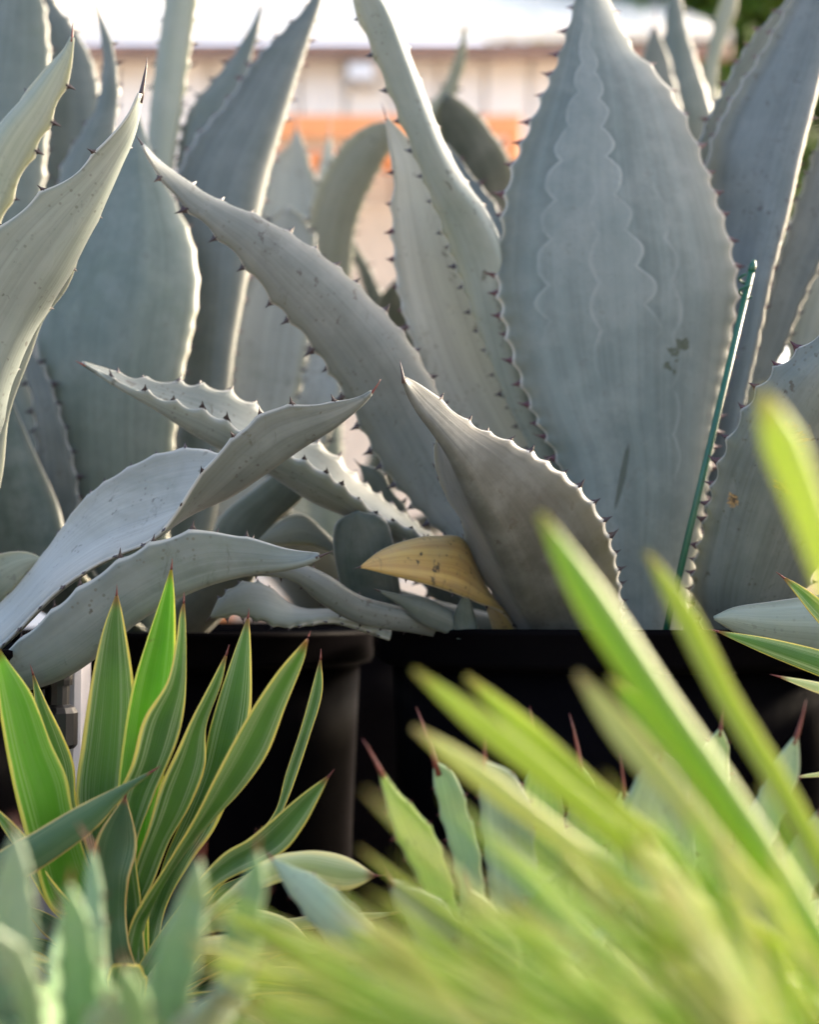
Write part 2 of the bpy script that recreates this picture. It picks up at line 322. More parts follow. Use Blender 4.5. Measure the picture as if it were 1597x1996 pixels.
def build_leaf(plant, L, M, R, mat, name='leaf', n=110, k=15, vee=.15, thick=.008, edge=.0016, teeth=None, tooth_mat=None,
               scallop=.0, spine=None, spine_mat=None, spine_dir=None, wav=0.0, label=None, under=None):
    """L, M, R: 3D polylines (base to tip) of the two margins and the midrib"""
    org = np.array(plant.location)
    L = spline(L, n) - org; M = spline(M, n) - org; R = spline(R, n) - org
    tt = np.linspace(0, 1, n)
    def unit(a): return a / np.maximum(np.linalg.norm(a, axis=-1, keepdims=True), 1e-9)
    wid = np.linalg.norm(R - M, axis=1) + np.linalg.norm(M - L, axis=1)
    # gentle unevenness along the margins
    if wav:
        for E, ph in ((L, rng.uniform(0, 6)), (R, rng.uniform(0, 6))):
            nn = unit(np.cross(R - L, np.gradient(M, axis=0)))
            E += nn * (wav * np.sin(tt * rng.uniform(14, 22) + ph) * np.minimum(wid / wid.max(), 1) * np.sin(np.pi * tt))[:, None]
    tooth_at = []; off = {-1: np.zeros((n, 3)), 1: np.zeros((n, 3))}
    if teeth:
        sp0, sp1, size = teeth                      # spacing at base, spacing towards tip (m), tooth length
        for E, sg in ((L, -1), (R, 1)):
            seg = np.concatenate([[0], np.cumsum(np.linalg.norm(np.diff(E, axis=0), axis=1))]); tot = seg[-1]
            s = tot * .06; pos = []
            while s < tot * .95:
                pos.append(s); f = s / tot; s += (sp0 + (sp1 - sp0) * f) * rng.uniform(.75, 1.25)
            pos = np.array(pos)
            if len(pos) < 2: continue
            out = unit(E - M)
            if scallop:
                # the margin sags between one tooth and the next
                j = np.clip(np.searchsorted(pos, seg), 1, len(pos) - 1); f = np.clip((seg - pos[j - 1]) / (pos[j] - pos[j - 1]), 0, 1)
                prof = (2 * f - 1) ** 2; amp = scallop * np.minimum(1, wid / (wid.max() * .35))
                off[sg] = out * ((prof - .5) * amp)[:, None]
            for s in pos:
                i = int(np.clip(np.searchsorted(seg, s), 1, n - 2)); tooth_at.append((E[i] + off[sg][i], out[i], unit(E[i + 1] - E[i - 1]), size * rng.uniform(.7, 1.25) * min(1, wid[i] / (.3 * wid.max()) + .35), sg))
    u = np.linspace(-1, 1, k)
    u = np.sign(u) * np.abs(u) ** .8
    quad = L[:, None] * (u * (u - 1) / 2)[None, :, None] + M[:, None] * (1 - u * u)[None, :, None] + R[:, None] * (u * (u + 1) / 2)[None, :, None]
    lin = np.where((u < 0)[None, :, None], M[:, None] + (L - M)[:, None] * (-u)[None, :, None], M[:, None] + (R - M)[:, None] * u[None, :, None])
    G = quad * (1 - vee) + lin * vee
    for sg in (-1, 1): G = G + off[sg][:, None] * (np.clip(u * sg, 0, 1) ** 9)[None, :, None]
    du = np.gradient(G, axis=1); dt = np.gradient(G, axis=0); nor = unit(np.cross(du, dt))
    # keep normals steady where the leaf pinches to its tip
    for i in range(n - 1, -1, -1):
        if wid[i] < .12 * wid.max() and 0 < i < n - 1: pass
    tk = edge + (thick - edge) * np.sqrt(np.clip(1 - u * u, 0, 1))[None, :] * np.minimum(1, (1.05 - tt) * 2.2)[:, None]
    tk = np.minimum(tk, .42 * wid[:, None] + .0008)
    A = G + nor * tk[..., None] / 2; B = G - nor * tk[..., None] / 2
    V = np.concatenate([A.reshape(-1, 3), B.reshape(-1, 3)])
    uu = np.broadcast_to((u + 1) / 2, (n, k)); tv = np.broadcast_to(tt[:, None], (n, k))
    uv = np.stack([uu, tv], -1).reshape(-1, 2); uv = np.concatenate([uv, uv])
    i, j = np.meshgrid(np.arange(n - 1), np.arange(k - 1), indexing='ij'); a = (i * k + j).ravel()
    F = np.stack([a, a + 1, a + k + 1, a + k], 1); o = n * k
    Fb = np.stack([a + o, a + k + o, a + k + 1 + o, a + 1 + o], 1)
    q = np.arange(n - 1) * k
    F1 = np.stack([q, q + k, q + k + o, q + o], 1); q2 = q + k - 1; F2 = np.stack([q2, q2 + o, q2 + k + o, q2 + k], 1)
    r = np.arange(k - 1); F3 = np.stack([r, r + o, r + 1 + o, r + 1], 1); r2 = r + (n - 1) * k; F4 = np.stack([r2, r2 + 1, r2 + 1 + o, r2 + o], 1)
    FF = np.concatenate([F, Fb, F1, F2, F3, F4])
    lf = mesh_obj(name, V, FF.tolist(), mat, plant, uv)
    if under is not None:                           # underside takes a darker copy; its shade is put into the colour
        lf.data.materials.append(under); ids = np.zeros(len(FF), dtype=np.int32); ids[len(F):len(F) + len(Fb)] = 1
        lf.data.polygons.foreach_set('material_index', ids)
    if label: lf['label'] = label
    if tooth_at:
        V = []; F = []
        for p, out, tan, sz, sg in tooth_at:
            up = np.cross(out, tan); up /= max(np.linalg.norm(up), 1e-9); c = len(V); b = sz * .42; lean = tan * sz * rng.uniform(-.15, .45)
            p0 = p - out * sz * .25
            V += [p0 - tan * b * 1.25, p0 + up * b * .5, p0 + tan * b * 1.25, p0 - up * b * .5]
            pm = p + out * sz * .35 + lean * .3; V += [pm - tan * b * .42, pm + up * b * .3, pm + tan * b * .42, pm - up * b * .3]
            V.append(p + out * sz + lean)
            for m in range(4):
                F.append((c + m, c + (m + 1) % 4, c + 4 + (m + 1) % 4, c + 4 + m)); F.append((c + 4 + m, c + 4 + (m + 1) % 4, c + 8))
        t = mesh_obj('marginal_teeth', V, F, tooth_mat or TOOTH, lf, smooth=False); t['kind'] = 'stuff'
    if spine:
        tip = G[-1, k // 2]; d = unit(M[-1] - M[-6]) if spine_dir is None else spine_dir
        d = np.asarray(d, float); d /= np.linalg.norm(d)
        side = np.cross(d, (0.3, .8, .5)); side /= np.linalg.norm(side); r0 = spine * (.035 if spine_mat is SPINERED else .055) + .0005
        pts = [tip - d * spine * .25, tip + d * spine * .05, tip + d * spine * .35 + side * spine * .01, tip + d * spine * .7 + side * spine * .03, tip + d * spine + side * spine * .07]
        m = MB(); m.tube(pts, [r0 * 1.15, r0, r0 * .72, r0 * .4, .00015], 8); m.build('tip_spine', spine_mat or SPINE, lf, smooth=True)
    return lf

ROOTS = {}
def leaf(plant, L, R, d, mat, M=None, dM=None, bulge=0.0, tilt=(0, 0), ext=False, rootw=.05, mshift=0.0, sp=None, **kw):
    """margins traced in photo pixels, base to tip; d = distance of the leaf from base to tip; tilt = how much farther the R margin is"""
    n = 9; tl = np.interp(np.linspace(0, 1, n), np.linspace(0, 1, len(tilt)), tilt); dd = np.interp(np.linspace(0, 1, n), np.linspace(0, 1, len(d)), d)
    L3 = px3(L, dd - tl / 2); R3 = px3(R, dd + tl / 2)
    if M is not None: M3 = px3(M, dM if dM is not None else dd)
    else:
        a = spline(L3, 24); b = spline(R3, 24); mid = (a + b) / 2 + (b - a) * mshift; w = np.linalg.norm(b - a, axis=1)
        cdir = np.array((0, 0, EYE)) - mid; cdir /= np.linalg.norm(cdir, axis=1, keepdims=True); M3 = mid + cdir * (w * bulge)[:, None]
    if ext:
        rt = ROOTS[plant.name]; side = R3[0] - L3[0]; side = side / np.linalg.norm(side) * rootw
        L3 = np.vstack([rt - side / 2, L3]); R3 = np.vstack([rt + side / 2, R3]); M3 = np.vstack([rt + np.array((0, -.012, 0)), M3])
    kw.setdefault('spine', None)
    if sp is not None:                              # spine end given as a pixel
        tip = (L3[-1] + R3[-1]) / 2; e = P(sp[0], sp[1], d[-1]); kw['spine'] = float(np.linalg.norm(e - tip)); kw['spine_dir'] = e - tip
    return build_leaf(plant, L3, M3, R3, mat, **kw)

def rleaf(plant, az, el, length, width, mat, droop=.3, fold=.25, twist=0.0, wmax=.45, basew=.5, **kw):
    """free rosette leaf from the plant's root; az 0 = +X, el = start elevation in degrees"""
    rt = ROOTS[plant.name]; n = 14; s = np.linspace(0, 1, n)
    a = math.radians(az); e = math.radians(el); h = np.array((math.cos(a), math.sin(a), 0)); sd = np.array((-math.sin(a), math.cos(a), 0)); pts = []; nrm = []; p = np.array(rt, float); st = length / (n - 1)
    for i in range(n):
        ee = e - droop * s[i] * 1.6; t = h * math.cos(ee) + np.array((0, 0, math.sin(ee))); pts.append(p.copy()); nrm.append(-h * math.sin(ee) + np.array((0, 0, math.cos(ee)))); p = p + t * st
    pts = np.array(pts); nrm = np.array(nrm); w = np.where(s < wmax, basew + (1 - basew) * np.sin(s / wmax * math.pi / 2), np.cos((s - wmax) / (1 - wmax) * math.pi / 2) ** .85) * width / 2
    w = np.maximum(w, .0006)
    tw = twist * s; sdv = sd * np.cos(tw)[:, None] + nrm * np.sin(tw)[:, None]; nv = nrm * np.cos(tw)[:, None] - sd * np.sin(tw)[:, None]
    L = pts - sdv * w[:, None] + nv * (w * fold)[:, None]; R = pts + sdv * w[:, None] + nv * (w * fold)[:, None]
    return build_leaf(plant, L, pts, R, mat, **kw)

# ------------------------------------------------------------------ setting: ground
def ground():
    N = NT('gravel_ground'); tc = N.n('ShaderNodeTexCoord'); o = tc.outputs['Object']
    v = N.n('ShaderNodeTexVoronoi'); N.l(o, v.inputs['Vector']); v.inputs['Scale'].default_value = 55
    c = N.mix(N.ramp(v.outputs['Distance'], .1, .6), (.42, .36, .30), (.26, .22, .18)); c = N.mix(N.math('MULTIPLY', N.noise(o, 2.5, 5), .5), c, (.45, .40, .34))
    N.l(c, N.b.inputs['Base Color']); N.b.inputs['Roughness'].default_value = .9; N.bump(v.outputs['Distance'], .6, .01)
    g = 120; o = mesh_obj('ground', [(-g, -g, 0), (g, -g, 0), (g, g, 0), (-g, g, 0)], [(0, 1, 2, 3)], N.m, smooth=False); o['kind'] = 'structure'
ground()

# ------------------------------------------------------------------ building behind
def building():
    D = 6.0; cream = mat_plain('cream_siding', (.90, .84, .76), .7, .08, 4, .1); brown = mat_plain('brown_fascia', (.32, .20, .15), .6, .3, 8)
    roofm = mat_plain('white_roof', (.92, .83, .68), .6, .08, 5, .1); steel = mat_plain('grey_steel', (.55, .54, .52), .5, .15, 20)
    x0 = P(-900, 0, D)[0]; x1 = P(1360, 0, D)[0]; y = D * 1.0; zt = P(800, 98, D)[2]
    b = empty('garden_shed_building', (0, y + 1.5, 0), 'low cream clad building with pale roof and brown eave behind the agaves', 'building')
    oy = -1.5
    m = MB(); m.box(((x0 + x1) / 2, oy + 1.55, zt / 2 + .06), (x1 - x0 - .02, 2.9, zt + .11)); m.build('wall', cream, b)
    pw = .2; nb = int((x1 - x0) / pw); pm = MB(); pm.box((0, 0, zt / 2 + .04), (pw - .012, .03, zt + .07), bev=.006); src = None
    for i in range(nb):
        if src is None: src = pm.build('siding_board', cream, b); o = src
        else: o = src.copy(); COL.objects.link(o)
        o.location = (x0 + pw * (i + .5), oy + .03, .01)
    m = MB(); m.box(((x0 + x1) / 2, oy - .10, zt + .015), (x1 - x0 + .3, .05, .055), bev=.01); m.build('fascia', brown, b)
    # mono-pitch roof of standing-seam panels, rising away from the eave
    rise = 1.75; run = 3.4
    rf = mesh_obj('roof', [(x0 - .15, oy - .14, zt + .05), (x1 + .15, oy - .14, zt + .05), (x1 + .15, oy - .14 + run, zt + .05 + rise), (x0 - .15, oy - .14 + run, zt + .05 + rise),
                           (x0 - .15, oy - .14, zt + .09), (x1 + .15, oy - .14, zt + .09), (x1 + .15, oy - .14 + run, zt + .09 + rise), (x0 - .15, oy - .14 + run, zt + .09 + rise)],
                  [(3, 2, 1, 0), (4, 5, 6, 7), (0, 1, 5, 4), (1, 2, 6, 5), (2, 3, 7, 6), (3, 0, 4, 7)], roofm, b, smooth=False)
    sm = MB(); a = math.atan2(rise, run); sm.box((0, 0, 0), (.03, math.hypot(rise, run) - .02, .022)); src = None; k = 0; xx = x0 + .1
    while xx < x1:
        if src is None: src = sm.build('roof_seam', roofm, rf); o = src
        else: o = src.copy(); COL.objects.link(o)
        o.location = (xx, oy - .14 + run / 2, zt + .10 + rise / 2); o.rotation_euler = (a, 0, 0); xx += .42
    m = MB(); c = P(703, 128, D); m.box((c[0], oy - .03, c[2]), (.13, .10, .09), bev=.02); f = m.build('wall_lamp', steel, b)
    m = MB(); m.box((c[0], oy - .10, c[2] - .01), (.11, .03, .06), bev=.01); m.build('lamp_glass', mat_plain('frosted_glass', (.8, .8, .8), .3, .05), f)
    # orange storage rack in front of the wall
    org = mat_plain('orange_steel', (.90, .36, .13), .5, .12, 10, .05); wood = mat_plain('pale_plywood', (.76, .64, .50), .7, .25, 14)
    xa, xb = P(420, 0, 5.6)[0], P(1005, 0, 5.6)[0]; yy = 5.55
    r = empty('storage_rack', (xa, yy, 0), 'orange steel storage rack with plywood shelves standing at the cream wall', 'rack')
    zs = [P(0, 240, 5.6)[2], P(0, 1150, 5.6)[2]]; L = xb - xa
    for xk in (0, L):
        for yk in (0, .34): m = MB(); m.box((xk, yk, (zs[0] + .05) / 2), (.06, .05, zs[0] + .05), bev=.008); m.build('upright', org, r)
    m = MB(); m.box((L / 2, .37, zs[0] * .62), (L - .07, .012, zs[0] * .6)); m.build('back_panel', wood, r)
    for z in zs:
        for yk in (-.032, .40): m = MB(); m.box((L / 2, yk, z), (L + .05, .02, .085)); m.build('beam', org if z == zs[0] else wood, r)
        m = MB(); m.box((L / 2, .17, z + .035), (L - .08, .29, .02)); m.build('shelf', wood, r)
building()

def tree(base, zc, rad, rz, label, seed, cat='tree', name='tree', nclump=120, nleaf=190, ls=(.04, .075), trunk=.14):
    r_ = random.Random(seed)
    bark = mat_plain('bark', (.10, .075, .05), .9, .4, 20, .8, bdist=.02); lm = NT('tree_leaves'); tc = lm.n('ShaderNodeTexCoord')
    n = lm.noise(tc.outputs['Object'], 3, 4); lm.l(lm.mix(lm.ramp(n, .3, .7), (.05, .11, .008), (.10, .18, .02)), lm.b.inputs['Base Color']); lm.b.inputs['Roughness'].default_value = .5
    t = empty(name, base, label, cat); m = MB(); m.tube([(0, 0, 0), (.02, 0, zc * .33), (0, .02, zc * .66), (.02, 0, zc)], [trunk, trunk * .8, trunk * .65, trunk * .2], 10)
    limbs = []
    for i in range(9):
        z = r_.uniform(zc - .8 * rz, zc); a = r_.uniform(0, 6.28); l = r_.uniform(.5, .95) * rad; e = (math.cos(a) * l, math.sin(a) * l, z + r_.uniform(.2, .7) * rz); m.tube([(0.01, 0, z), (e[0] * .5, e[1] * .5, z + .15 * rz), e], [trunk * .33, trunk * .2, trunk * .07], 6); limbs.append(e)
    m.build('trunk', bark, t, smooth=True)
    V = []; F = []
    cl = [(r_.gauss(0, rad * .5), r_.gauss(0, rad * .5), zc + r_.gauss(0, .55) * rz, r_.uniform(.25, .5) * rad) for _ in range(nclump)] + [(*e, .3 * rad) for e in limbs]
    for cx, cy, cz, cr in cl:
        for _ in range(nleaf):
            v = Vector((r_.gauss(0, 1), r_.gauss(0, 1), r_.gauss(0, 1))).normalized() * cr * r_.uniform(.55, 1); p = Vector((cx, cy, cz)) + v
            a = Vector((r_.gauss(0, 1), r_.gauss(0, 1), r_.gauss(0, 1))).normalized(); b = a.orthogonal(); s = r_.uniform(*ls); k = len(V)
            V += [p - a * s, p + b * s * .5, p + a * s, p - b * s * .5]; F.append((k, k + 1, k + 2, k + 3))
    mesh_obj('crown', V, F, lm.m, t, smooth=False)
q = P(1475, 0, 8.2)
tree((q[0], q[1], 0), P(1475, 60, 8.2)[2], 1.05, 1.05, 'leafy green tree standing beyond the end of the cream building', 3)

# ------------------------------------------------------------------ pots
def pot(px, d, rad, zr, label, mat=None, lip=.03, name='nursery_pot', group=None, taper=.86, soil=True, n=72):
    mat = mat or POT; c = P(px, HORIZON, d); o = empty(name, (c[0], c[1], 0), label, 'pot', group)
    rb = rad * taper; t = .004
    def rr(z): return rb + (rad - .012 - rb) * z / zr
    m = MB()
    prof = [(.0005, .004), (rb - .012, .002), (rb, .010)]
    for i in range(1, 6): z = .01 + (zr - lip - .012) * i / 5; prof.append((rr(z), z))
    prof += [(rr(zr - .04) - t, zr - lip - .006), (rr(zr - .1) - t, zr * .5), (rb - t, .012), (.0005, .008)]
    m.lathe(prof, n); m.build('body', mat, o, smooth=True)
    m = MB(); z0 = zr - lip
    m.lathe([(rad - .016, z0 - .004), (rad - .003, z0), (rad, z0 + .005), (rad - .001, zr - .008), (rad + .002, zr - .005), (rad + .002, zr - .001), (rad - .003, zr), (rad - .009, zr - .001), (rad - .011, zr - .008), (rad - .016, z0 - .004)], n); m.build('rim', mat, o, smooth=True)
    if soil:
        V = []; F = []; rs = rad - .018; nr, na = 10, 48; V.append((0, 0, zr - .02))
        for i in range(1, nr + 1):
            for k in range(na): th = 2 * math.pi * k / na; r = rs * i / nr; V.append((r * math.cos(th), r * math.sin(th), zr - .028 + rng.uniform(-.005, .005) * (i < nr)))
        for k in range(na): F.append((0, 1 + k, 1 + (k + 1) % na))
        for i in range(nr - 1):
            for k in range(na): a = 1 + i * na + k; b = 1 + i * na + (k + 1) % na; F.append((a, a + na, b + na, b))
        mesh_obj('soil', V, F, SOIL, o)
    return o, c
RIM = EYE - 0.014

def plant(name, root, label, cat, group=None):
    o = empty(name, root, label, cat, group); ROOTS[o.name] = np.array(root, float); return o

potA, cA = pot(1185, 1.235, .200, RIM, 'black plastic nursery pot under the big printed-leaf agave with the green stake')
potD, cD = pot(292, 1.36, .214, RIM - .004, 'black plastic nursery pot behind the variegated plant, touching the staked agave pot')
potC, cC = pot(-420, 1.02, .19, RIM - .012, 'black plastic nursery pot of the agave whose leaves droop over the pale post')
potE, cE = pot(640, 2.02, .20, RIM, 'black plastic nursery pot in the second row below the orange rack')
potB, cB = pot(1290, 1.98, .20, RIM, 'black plastic nursery pot in the second row behind the staked agave')

AT = dict(teeth=(.011, .026, .0068), scallop=.004)
# ------------------------------------------------------------------ agave A : the big printed one
A = plant('agave', (cA[0], cA[1], RIM - .03), 'large blue grey agave with a broad leaf-printed blade and a green stake beside it', 'agave', 'large potted agaves')
leaf(A, [(1165, 1275), (1125, 1130), (1105, 1000), (1085, 900), (1040, 810), (1005, 720), (980, 630), (967, 550), (975, 450), (990, 350), (1020, 270), (1055, 190), (1090, 105), (1118, 15), (1148, -75)],
     [(1315, 1275), (1345, 1150), (1375, 1000), (1395, 850), (1415, 740), (1432, 640), (1440, 560), (1425, 470), (1400, 390), (1368, 300), (1330, 215), (1285, 145), (1235, 95), (1195, 20), (1156, -75)],
     (1.16, 1.19, 1.22, 1.30), AGBIG, bulge=.09, tilt=(.02, .03, .01), n=200, k=31, thick=.014, vee=.05, teeth=(.010, .033, .008), scallop=.005, tooth_mat=TOOTHRED, spine=.03, label='broad central leaf with scalloped imprints and a dark stain')
leaf(A, [(1085, 1000), (1030, 870), (985, 780), (930, 640), (880, 500), (840, 390), (790, 260), (745, 150), (705, 50), (680, -60)],
     [(1150, 1000), (1100, 880), (1055, 790), (1015, 660), (990, 560), (972, 470), (945, 410), (905, 350), (862, 270), (832, 190), (800, 110), (762, 20), (700, -70)],
     (1.24, 1.22, 1.19, 1.17), AGMID, M=[(1110, 1000), (1065, 880), (1020, 780), (985, 640), (965, 500), (930, 420), (880, 355), (842, 275), (810, 190), (778, 100), (742, 10), (692, -65)], dM=(1.235, 1.205, 1.175, 1.16), vee=.6, ext=True, n=140, tooth_mat=TOOTH, teeth=(.013, .028, .007), scallop=.004)
leaf(A, [(1000, 1020), (930, 900), (880, 830), (835, 750), (800, 660), (775, 570), (765, 480), (762, 400), (768, 330), (760, 280), (752, 228)],
     [(1100, 1020), (1060, 880), (1025, 800), (978, 690), (930, 550), (885, 430), (835, 330), (782, 258), (754, 228)],
     (1.27, 1.26, 1.25, 1.24), AGTOP, bulge=-.10, tilt=(0, .03, 0), ext=True, n=130, tooth_mat=TOOTHRED, sp=(745, 200), spine_mat=SPINERED, **AT)
leaf(A, [(985, 1180), (910, 1090), (862, 1045), (800, 980), (750, 920), (700, 830), (650, 740), (590, 655), (530, 588), (470, 512), (400, 442), (340, 385), (300, 325), (276, 284)],
     [(1060, 1180), (960, 980), (895, 840), (845, 745), (795, 660), (742, 600), (690, 548), (630, 498), (570, 458), (500, 420), (430, 392), (360, 352), (308, 312), (279, 282)],
     (1.18, 1.17, 1.12, 1.08), AG, bulge=.13, mshift=.12, tilt=(.02, .02, .01), ext=True, n=150, k=19, sp=(264, 262), teeth=(.015, .032, .0075), scallop=.004)
leaf(A, [(1020, 1275), (958, 1150), (914, 1080), (900, 1010), (868, 960), (848, 895), (851, 843), (836, 806), (806, 768), (786, 738)],
     [(1218, 1275), (1214, 1170), (1200, 1080), (1172, 1005), (1130, 950), (1070, 902), (1000, 862), (930, 832), (866, 786), (812, 748), (788, 735)],
     (1.12, 1.10, 1.07, 1.03, .985), AGOLIVE, tilt=(-.05, -.08, -.05, 0), M=[(1085, 1275), (1025, 1180), (985, 1095), (950, 1020), (915, 950), (880, 888), (846, 842), (815, 802), (794, 765), (786, 738)], dM=(1.11, 1.05, 1.01, .99, .98), vee=.8, n=150, k=21, sp=(782, 699), teeth=(.010, .024, .0062), scallop=.003, label='short upcurved front leaf with dark spine')
leaf(A, [(965, 1235), (932, 1120), (900, 1050), (850, 1045), (800, 1052), (745, 1072), (703, 1103)], [(1010, 1235), (985, 1198), (940, 1178), (850, 1145), (770, 1124), (703, 1107)],
     (1.13, 1.10, 1.07, 1.05), AGYEL, bulge=.12, tilt=(-.02, -.03, 0), n=80, teeth=(.012, .03, .004), spine=.006, label='yellowed old leaf')
leaf(A, [(945, 1140), (850, 1048), (760, 978), (700, 935), (640, 878), (590, 850), (510, 795), (430, 760), (350, 745), (250, 733), (190, 716), (160, 706)],
     [(905, 1150), (850, 1065), (795, 1025), (740, 1000), (690, 965), (640, 930), (590, 895), (530, 868), (460, 832), (400, 803), (300, 768), (225, 741), (162, 709)],
     (1.16, 1.15, 1.12, 1.10, 1.09), AGMID, M=[(915, 1170), (830, 1085), (745, 1030), (680, 1000), (610, 970), (540, 925), (480, 888), (430, 868), (380, 842), (300, 792), (225, 750), (162, 711)], under=AG, dM=(1.15, 1.14, 1.10, 1.085), vee=.4, tilt=(-.06, -.07, -.05, 0), n=140, sp=(145, 699), spine_mat=SPINERED, teeth=(.012, .026, .006), scallop=.006, wav=.002)
leaf(A, [(960, 1240), (880, 1215), (800, 1188), (700, 1160), (640, 1122), (600, 1104), (540, 1090), (470, 1105), (430, 1122)],
     [(940, 1262), (870, 1244), (800, 1232), (700, 1215), (630, 1178), (570, 1132), (510, 1122), (432, 1128)],
     (1.13, 1.09, 1.06, 1.05), AGWEAR, bulge=.2, n=90, teeth=(.014, .02, .0035), spine=.01)
leaf(A, [(760, 1225), (650, 1192), (590, 1190), (555, 1175), (520, 1142), (480, 1134), (440, 1155), (410, 1202)], [(760, 1245), (650, 1212), (600, 1217), (550, 1224), (500, 1209), (450, 1201), (411, 1205)],
     (1.10, 1.09, 1.08, 1.08), AGPALE, bulge=.1, tilt=(-.02, -.04, 0), n=80, teeth=(.010, .012, .004), scallop=.003, spine=.006)
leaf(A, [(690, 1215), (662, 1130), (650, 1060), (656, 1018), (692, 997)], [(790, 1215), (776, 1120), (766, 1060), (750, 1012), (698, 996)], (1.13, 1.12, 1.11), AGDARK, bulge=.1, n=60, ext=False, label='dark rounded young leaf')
leaf(A, [(700, 1120), (640, 1045), (590, 1002), (550, 1012), (500, 1056)], [(720, 1150), (640, 1075), (600, 1062), (550, 1062), (502, 1060)], (1.18, 1.17, 1.16), AGPALE, bulge=.1, n=60, ext=True, spine=.006)
leaf(A, [(900, 1140), (840, 1060), (770, 960), (740, 920), (700, 905)], [(880, 1200), (800, 1110), (760, 1040), (720, 960), (702, 908)], (1.22, 1.21, 1.2), AGBACK, bulge=.1, n=60, ext=True, spine=.008, **AT)
leaf(A, [(930, 1230), (880, 1190), (830, 1165), (780, 1158), (740, 1150)], [(930, 1250), (870, 1235), (820, 1215), (780, 1180), (742, 1155)], (1.10, 1.09, 1.08), AGBACK, bulge=.1, n=60, spine=.006)
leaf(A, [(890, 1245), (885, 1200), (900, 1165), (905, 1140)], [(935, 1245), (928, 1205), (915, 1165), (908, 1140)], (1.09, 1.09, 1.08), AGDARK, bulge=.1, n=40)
# right-hand leaves
leaf(A, [(1345, 1180), (1370, 950), (1385, 720), (1385, 500), (1374, 350), (1380, 298), (1394, 256), (1441, 168), (1470, 126), (1509, 59), (1545, -5), (1575, -80), (1590, -140)],
     [(1380, 1180), (1410, 1000), (1446, 800), (1482, 640), (1502, 540), (1532, 430), (1562, 300), (1600, 150), (1625, 20), (1620, -70), (1593, -140)],
     (1.22, 1.25, 1.28, 1.32), AG, bulge=.10, mshift=.30, vee=.5, tilt=(-.03, -.06, 0), ext=True, n=140, k=19, thick=.012, tooth_mat=TOOTHRED, spine=.03, **AT)
leaf(A, [(1330, 1100), (1340, 700), (1345, 400), (1364, 268), (1408, 174), (1441, 112), (1475, 62), (1531, 0), (1560, -60), (1585, -120)],
     [(1380, 1100), (1420, 700), (1440, 400), (1460, 280), (1490, 205), (1525, 140), (1560, 60), (1590, -40), (1588, -122)],
     (1.27, 1.31, 1.33, 1.36), AG, bulge=-.1, ext=True, n=120, tooth_mat=TOOTHRED, **AT)
leaf(A, [(1385, 1250), (1350, 1150), (1372, 1020), (1388, 950), (1410, 880), (1450, 800), (1500, 730), (1560, 680), (1630, 625), (1720, 590)],
     [(1520, 1250), (1590, 1120), (1650, 1000), (1710, 880), (1750, 740), (1724, 594)],
     (1.15, 1.10, 1.04, 1.0), AGSCAR, bulge=.24, vee=.1, n=140, k=23, thick=.012, tooth_mat=TOOTHRED, spine=.03, teeth=(.013, .03, .007), scallop=.005)
leaf(A, [(1370, 1100), (1425, 820), (1472, 680), (1502, 560), (1545, 420), (1600, 265), (1660, 130)], [(1410, 1100), (1490, 780), (1545, 650), (1572, 580), (1604, 515), (1640, 450), (1690, 300), (1664, 130)],
     (1.30, 1.32, 1.36), AG, bulge=-.12, ext=True, n=120, spine=.03, **AT)
leaf(A, [(1530, 800), (1537, 650), (1560, 570), (1600, 500), (1665, 400)], [(1600, 830), (1622, 700), (1655, 560), (1669, 400)], (1.36, 1.38, 1.42), AGPALE, bulge=.15, ext=True, n=80, **AT)
leaf(A, [(1010, 540), (962, 470), (922, 400), (892, 335), (868, 282)], [(1060, 520), (992, 440), (962, 390), (922, 342), (871, 279)], (1.36, 1.38, 1.4), AG, bulge=-.1, ext=True, n=70, tooth_mat=TOOTHRED, **AT)
for az, el, ln, w_ in ((75, 62, .52, .13), (110, 70, .50, .14), (20, 48, .48, .13)):
    rleaf(A, az, el, ln, w_, AG, .15, .3, n=60, k=11, thick=.01, spine=.03, **AT)

# ------------------------------------------------------------------ agave D : behind left
D = plant('agave', (cD[0], cD[1] + .02, RIM - .03), 'tall soft grey green agave with a pale upright column leaf, left of the staked one', 'agave', 'large potted agaves')
leaf(D, [(120, 1080), (96, 900), (78, 760), (68, 640), (120, 500), (185, 390), (235, 290), (262, 215)], [(330, 1080), (340, 880), (352, 760), (378, 640), (388, 560), (375, 470), (345, 400), (300, 310), (268, 215)],
     (1.33, 1.33, 1.36, 1.40), AGBACK, bulge=.13, vee=.8, ext=True, n=130, k=19, thick=.012, mshift=.08, teeth=(.016, .03, .006), scallop=.002)
leaf(D, [(330, 1000), (350, 800), (360, 600), (345, 480), (345, 340), (380, 270), (440, 200), (500, 112), (560, 50), (600, 8), (626, -45)], [(420, 1000), (442, 800), (456, 680), (478, 560), (502, 440), (527, 330), (562, 210), (602, 80), (626, 0), (634, -45)],
     (1.38, 1.40, 1.43, 1.46), AGBACK, bulge=.13, mshift=.22, vee=.4, ext=True, n=130, k=17, thick=.012, spine=.03, tooth_mat=TOOTHRED, **AT)
leaf(D, [(340, 500), (345, 300), (368, 215), (420, 150), (460, 100), (486, 60), (506, 15)], [(480, 500), (476, 300), (480, 200), (490, 120), (503, 60), (512, 15)], (1.50, 1.52, 1.55), AGBACK, bulge=.1, ext=True, n=90, spine=.02, **AT)
leaf(D, [(300, 700), (290, 500), (284, 350), (290, 250), (300, 150), (313, 60), (326, -30), (338, -95)], [(372, 700), (348, 500), (338, 350), (352, 250), (366, 150), (378, 60), (385, -30), (342, -95)], (1.47, 1.49, 1.52, 1.54), AGPALE, bulge=.2, mshift=-.2, vee=.5, ext=True, n=90, spine=.02, **AT)
